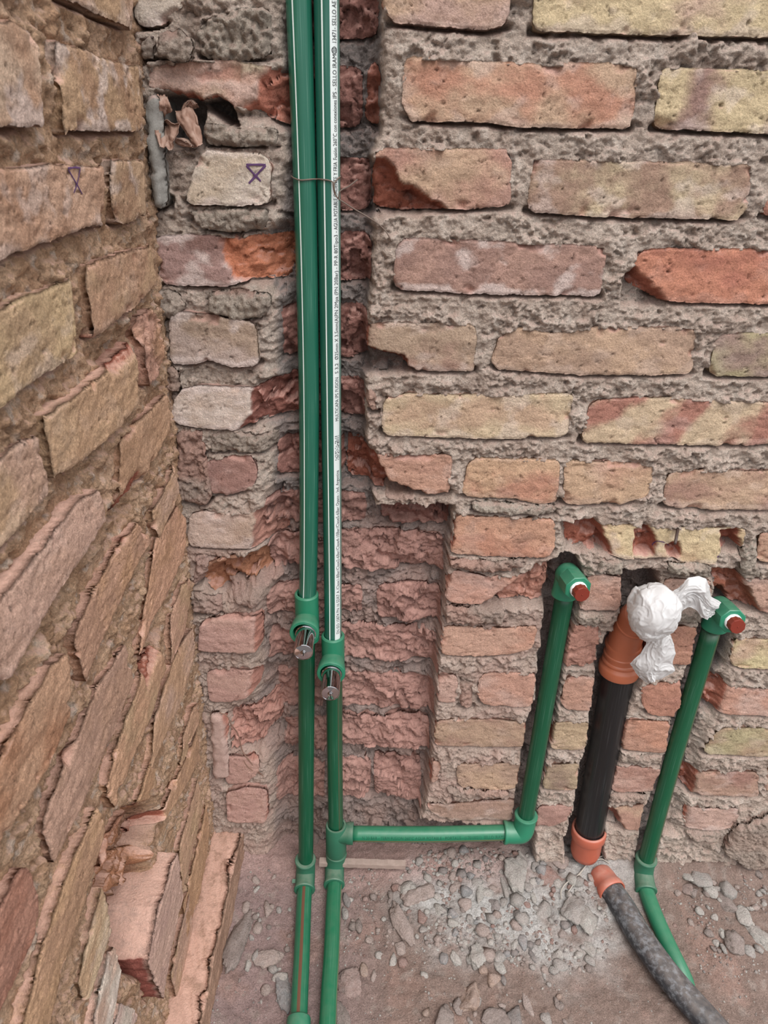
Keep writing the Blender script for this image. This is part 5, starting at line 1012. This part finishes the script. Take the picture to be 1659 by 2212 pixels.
BIG = [
 (902, 1934, 62, 44, .2, p_, 'broad flat pinkish stone at the left edge of the grey rubble'), (869, 1986, 34, 66, .45, p_, 'long slanting grey-pink slab left of the grey rubble'),
 (911, 1984, 27, 26, .3, r_, 'reddish cube-like stone right of the long slanting slab'), (1183, 1894, 56, 34, -.15, r_, 'largest red-brown brick chunk, in front of the black drain riser'),
 (1006, 1958, 34, 20, .1, p_, 'flat pink chip in the middle of the grey rubble'), (1115, 1897, 52, 56, .3, lg, 'broad pale slab below the horizontal green pipe'),
 (1091, 1927, 20, 40, .3, g_, 'narrow upright grey stone left of the pale round pebble'), (1034, 1932, 22, 42, -.2, lg, 'long pale grey stone near the centre of the rubble'),
 (1070, 1958, 28, 24, .5, dg, 'dark grey angular stone in the middle of the rubble'), (1151, 1940, 17, 21, 0, lg, 'pale round pebble in front of the red-brown chunk'),
 (1173, 1972, 26, 36, -.35, g_, 'oval grey stone below the pale round pebble'), (1238, 1970, 44, 50, -.6, g_, 'large grey slab left of the terracotta pipe mouth'),
 (1268, 1990, 48, 46, .3, lg, 'broad pale lump touching the black floor pipe'), (1271, 2043, 40, 28, .1, lg, 'pale craggy lump at the lower right tip of the rubble'),
 (1278, 2067, 24, 19, .4, g_, 'small grey wedge under the pale craggy lump'), (1217, 2016, 26, 20, 0, b_, 'brownish oval pebble left of the pale craggy lump'),
 (1130, 2038, 22, 25, 0, bl, 'round blue-grey pebble at the lower edge of the rubble'), (1149, 2059, 19, 21, .3, dg, 'smaller dark round pebble beside the blue-grey one'),
 (1037, 2060, 38, 42, .2, lg, 'crumbling white mortar lump below the rubble'), (982, 2063, 26, 23, .2, lg, 'whitish stone, right one of a pair below the rubble'),
 (961, 2060, 20, 23, -.2, bl, 'bluish white stone, left one of a pair below the rubble'), (1079, 2079, 24, 28, .2, lg, 'pale stone above the brown round one'),
 (1067, 2106, 26, 28, .1, o_, 'brown round stone below the pale ones'), (1088, 2105, 17, 21, .1, dg, 'dark grey stone touching the brown round one'),
 (1044, 2086, 21, 18, .5, o_, 'orange brick chip below the crumbling white lump'), (1174, 2086, 11, 28, .05, g_, 'thin upright grey sliver alone on the bare earth'),
 (1022, 2147, 54, 50, -.5, o_, 'large orange-brown stone near the bottom edge'), (1141, 2161, 28, 38, .2, p_, 'pinkish upright lump near the bottom edge'),
 (1116, 2192, 38, 35, .3, dg, 'dark grey cube-like stone at the bottom edge'), (1183, 2194, 29, 23, .1, g_, 'grey flat-topped stone right of the dark cube-like one'),
 (963, 2192, 44, 38, -.4, b_, 'brown-grey stone, leftmost of the big ones at the bottom edge'), (1065, 2196, 62, 34, .1, b_, 'widest brown-grey stone at the bottom edge'),
 (992, 2171, 20, 29, .2, b_, 'brown stone wedged behind the big ones at the bottom edge'), (1205, 2161, 19, 21, .2, b_, 'brown clod alone right of the pinkish lump'),
 (918, 2100, 17, 17, .2, lg, 'small white crumb alone on the dark earth left of centre'), (1115, 2000, 18, 24, .3, p_, 'pink brick chip below the rubble centre'),
 (1138, 1958, 13, 12, .3, r_, 'smallest bright red brick chip in the grey rubble'), (1120, 1958, 17, 14, .1, r_, 'red chip left of the smallest one'),
 (517, 2034, 42, 104, -.22, b_, 'long rough lump of old mortar along the ledge at left'), (556, 2005, 20, 25, .2, p_, 'pale cube-like stone right of the long mortar lump'),
 (567, 2061, 66, 28, .15, p_, 'flat pale slab half sunk in earth left of the floor pipes'), (604, 2104, 27, 21, .1, lg, 'whitish chip beside the leftmost floor pipe'),
 (617, 2131, 34, 50, .25, bl, 'blue-grey slab leaning by the leftmost floor pipe'), (551, 1898, 19, 18, .3, p_, 'pink stone near the wall foot at left'),
 (578, 1962, 24, 27, .3, p_, 'pink clod left of the pipe elbows'), (572, 2129, 19, 20, .2, p_, 'pink pebble in front of the flat pale slab'), (535, 2077, 15, 20, .1, lg, 'pale pebble at the foot of the long mortar lump'),
 (748, 1939, 20, 25, .3, dg, 'grey stone right of the second pipe, next to its elbow'), (745, 1963, 17, 21, .2, g_, 'smaller grey stone just below it by the second pipe'), (775, 1992, 20, 23, .2, b_, 'brown pebble right of the second floor pipe'),
 (786, 2088, 16, 27, .25, o_, 'tan sliver on the red earth right of the floor pipes'), (808, 2097, 16, 20, .3, p_, 'pink chip right of the tan sliver'), (820, 2057, 21, 14, .1, lg, 'pale flat chip right of the floor pipes'),
 (760, 2116, 48, 46, .4, (172, 128, 118), 'reddish flat slab close to the second floor pipe'), (742, 2183, 28, 56, .2, b_, 'craggy brown lump beside the second floor pipe at the bottom'),
 (850, 2061, 18, 27, -.2, lg, 'pale wedge left of the red chip group'), (868, 2071, 23, 19, .2, r_, 'red chip at the left end of the rubble'), (862, 2040, 30, 22, .1, p_, 'pink block below the long slanting slab'),
 (1509, 1903, 36, 34, .2, g_, 'largest grey cobble near the wall at right'), (1533, 1925, 25, 22, .3, lg, 'pale pebble right below the largest grey cobble'),
 (1565, 1919, 38, 38, -.3, g_, 'craggy grey stone between the cobble and the mortar bulge'), (1572, 1953, 31, 37, .2, b_, 'brown-grey stone below the craggy grey one'),
 (1487, 1917, 29, 24, .2, (166, 130, 120), 'reddish brown cobble left of the largest grey cobble'), (1604, 1973, 28, 32, .1, lg, 'pale two-lobed lump at right'),
 (1638, 2014, 44, 70, .75, lg, 'longest grey slab at the right edge'), (1592, 2036, 36, 44, .1, b_, 'dark brown block left of the long slab'), (1561, 2010, 18, 21, 0, lg, 'white crumbly pebble left of the dark brown block'),
 (1550, 2028, 18, 15, .2, lg, 'flat pale pebble below the white crumbly one'), (1617, 2045, 24, 24, .2, g_, 'grey stone wedged between brown block and long slab'), (1566, 2043, 18, 16, .2, g_, 'grey pebble at the lower left of the brown block'),
 (1440, 1985, 15, 12, .2, b_, 'brown pebble beside the bent green pipe'), (1458, 1992, 12, 9, .1, r_, 'orange-red chip right of the bent green pipe'), (1496, 1989, 11, 15, .3, p_, 'pale chip on the bare earth at right'),
 (1610, 1888, 18, 16, .2, b_, 'brown clod under the mortar bulge at right'), (1632, 1898, 18, 15, .1, b_, 'second brown clod under the mortar bulge'), (1466, 1926, 19, 12, .1, p_, 'flat pink chip left of the reddish brown cobble'),
 (1196, 1828, 50, 36, -.35, lg, 'large light grey chunk left of the terracotta drain socket'), (1172, 1846, 32, 26, .2, g_, 'grey stone below the large light chunk'), (1212, 1812, 17, 34, -.3, r_, 'red sliver standing between light chunk and drain socket'), (1208, 1866, 30, 26, .2, p_, 'pinkish stone in front of the drain socket')]
for i, (u, v, wv, hv, rt_, c, lab) in enumerate(BIG): put_stone(u, v, wv, hv, rt_, c, lab, seed=100 + i, sub=4 if wv * hv > 1500 else 3 if wv * hv > 500 else 2)
# the many look-alike chips of each heap
def scatter(poly, n, smin, smax, cols, label, group, seed):
    rg = random.Random(seed); P = np.array(poly, float); lo, hi = P.min(0), P.max(0); k = 0; protos = []
    for q in range(14): protos.append(stone_mesh(seed * 50 + q, 2 if q < 6 else 1, (1, 1.2, .62), cols[q % len(cols)])[0])
    while k < n:
        u, v = rg.uniform(lo[0], hi[0]), rg.uniform(lo[1], hi[1])
        if sdpoly(P, np.array([u]), np.array([v]))[0] > 0: continue
        p = at_z(u, v, .012); s = rg.uniform(smin, smax) ** 1.0 * px_m(p) / 2 * (.6 + .8 * rg.random() ** 2)
        o = bpy.data.objects.new('rubble_chip', protos[rg.randrange(14)]); C.objects.link(o)
        o.location = (p[0], p[1], float(floor_z(np.array([p[0]]), np.array([p[1]]))[0]) + s * .28); o.scale = (s, s * rg.uniform(.7, 1.2), s); o.rotation_euler = (rg.uniform(-.3, .3), rg.uniform(-.3, .3), rg.uniform(0, 6.28)); tag(o, label, 'stone', group); WLOC[o.name] = tuple(o.location); k += 1
HEAP = [(905, 1850), (1010, 1842), (1150, 1850), (1230, 1862), (1290, 1900), (1330, 1990), (1310, 2060), (1250, 2100), (1100, 2080), (960, 2060), (870, 2010), (862, 1900)]
scatter(HEAP, 190, 11, 30, [g_, lg, g_, p_, lg, bl, g_, r_, dg, p_, lg, g_, b_, g_], 'small rubble chip in the grey heap below the horizontal green pipe', 'chips of the grey rubble heap', 3)
scatter([(1480, 1885), (1659, 1885), (1659, 2090), (1560, 2080), (1520, 1990)], 38, 8, 22, [b_, g_, b_, p_, lg, b_, g_], 'small stone in the scatter right of the bent green pipe', 'small stones of the right scatter', 4)
scatter([(520, 1880), (645, 1890), (630, 2160), (500, 2150), (505, 1950)], 30, 8, 20, [p_, b_, p_, lg, (172, 140, 132), g_], 'small pinkish stone between the ledge and the leftmost floor pipe', 'small stones left of the floor pipes', 5)
scatter([(735, 1930), (870, 1900), (880, 2060), (740, 2010)], 30, 8, 20, [p_, r_, b_, p_, lg, (176, 130, 118)], 'small reddish stone between the second floor pipe and the grey heap', 'small stones right of the floor pipes', 6)
scatter([(930, 2110), (1210, 2110), (1230, 2212), (900, 2212)], 26, 7, 18, [b_, p_, g_, o_, b_], 'small brownish stone scattered near the bottom edge of the earth', 'small stones near the bottom edge', 7)
# gravel and crumbs nobody could count
KEEP = []
for line, rr_k in ((fl, .029), (fp, .020), (fq, .020), (g, .021)):
    for q_ in smoothpath(line, 60): KEEP.append((q_[0], q_[1], rr_k))
for c_, rr_k in ((E1, .026), (E2, .026), (E4, .027), (D0, .034), *[(at_z(u, v, .02), .007) for s_ in ([(1276, 1862), (1254, 1888), (1240, 1910), (1225, 1931)], [(1274, 1866), (1248, 1893), (1222, 1910), (1212, 1926), (1213, 1942)], [(1276, 1863), (1306, 1855)], [(1278, 1870), (1314, 1874)]) for u, v in resample(np.array(s_, float), 14)]): KEEP.append((c_[0], c_[1], rr_k))
for u, v, wv, hv, *_ in BIG:
    q_ = at_z(u, v, .012); KEEP.append((q_[0], q_[1], max(wv, hv) * px_m(q_) * .85))
KEEP = np.array(KEEP)
def gravel():
    rg = np.random.RandomState(12); AV, AT, AC, n = [], [], [], 0; V1, T1 = ICO[1]; P = np.array(HEAP, float); cols = [soft(c, .6) for c in (g_, lg, p_, b_, dg, r_, (166, 140, 130), lg)]; k = 0
    zones = [(HEAP, 3600, 3, 12), ([(470, 1870), (1659, 1870), (1659, 2230), (440, 2230)], 2600, 1.6, 6), ([(1440, 1890), (1659, 1880), (1659, 2120), (1520, 2100)], 500, 2, 8), ([(735, 1880), (930, 1860), (930, 2080), (740, 2050)], 350, 2, 8)]
    for zp, cnt, s0, s1 in zones:
        zp = np.array(zp, float); lo, hi = zp.min(0), zp.max(0); uv = rg.uniform(lo, hi, (cnt * 2, 2)); uv = uv[sdpoly(zp, uv[:, 0], uv[:, 1]) < 0][:cnt]
        pts = np.array([at_z(u, v, .01) for u, v in uv]); z = floor_z(pts[:, 0], pts[:, 1])
        for (u, v), p, zz in zip(uv, pts, z):
            if (np.hypot(KEEP[:, 0] - p[0], KEEP[:, 1] - p[1]) < KEEP[:, 2]).any(): continue
            s = px_m(p) * (s0 + (s1 - s0) * rg.rand() ** 2.5) / 2; a = rg.rand() * 6.28; R = np.array([[np.cos(a), -np.sin(a), 0], [np.sin(a), np.cos(a), 0], [0, 0, 1]])
            rr = 1 + .28 * rg.uniform(-1, 1, len(V1)); Q = (V1 * rr[:, None] * np.array([1, rg.uniform(.6, 1.1), rg.uniform(.5, .8)]) * s) @ R.T
            AV.append(Q + np.array([p[0], p[1], zz + s * .25])); AT.append(T1 + n); n += len(V1); AC.append(np.repeat((cols[rg.randint(len(cols))] * rg.uniform(.85, 1.12))[None], len(V1), 0))
    o = obj_np('gravel', np.concatenate(AV), None, np.concatenate(AT), mat=M_STONE, col=np.concatenate(AC), attrs={'dust': np.full(n, .12)}, smooth=True, center=False); tag(o, 'fine gravel and crumbs strewn over the dusty earth', 'gravel', kind='stuff')
gravel()
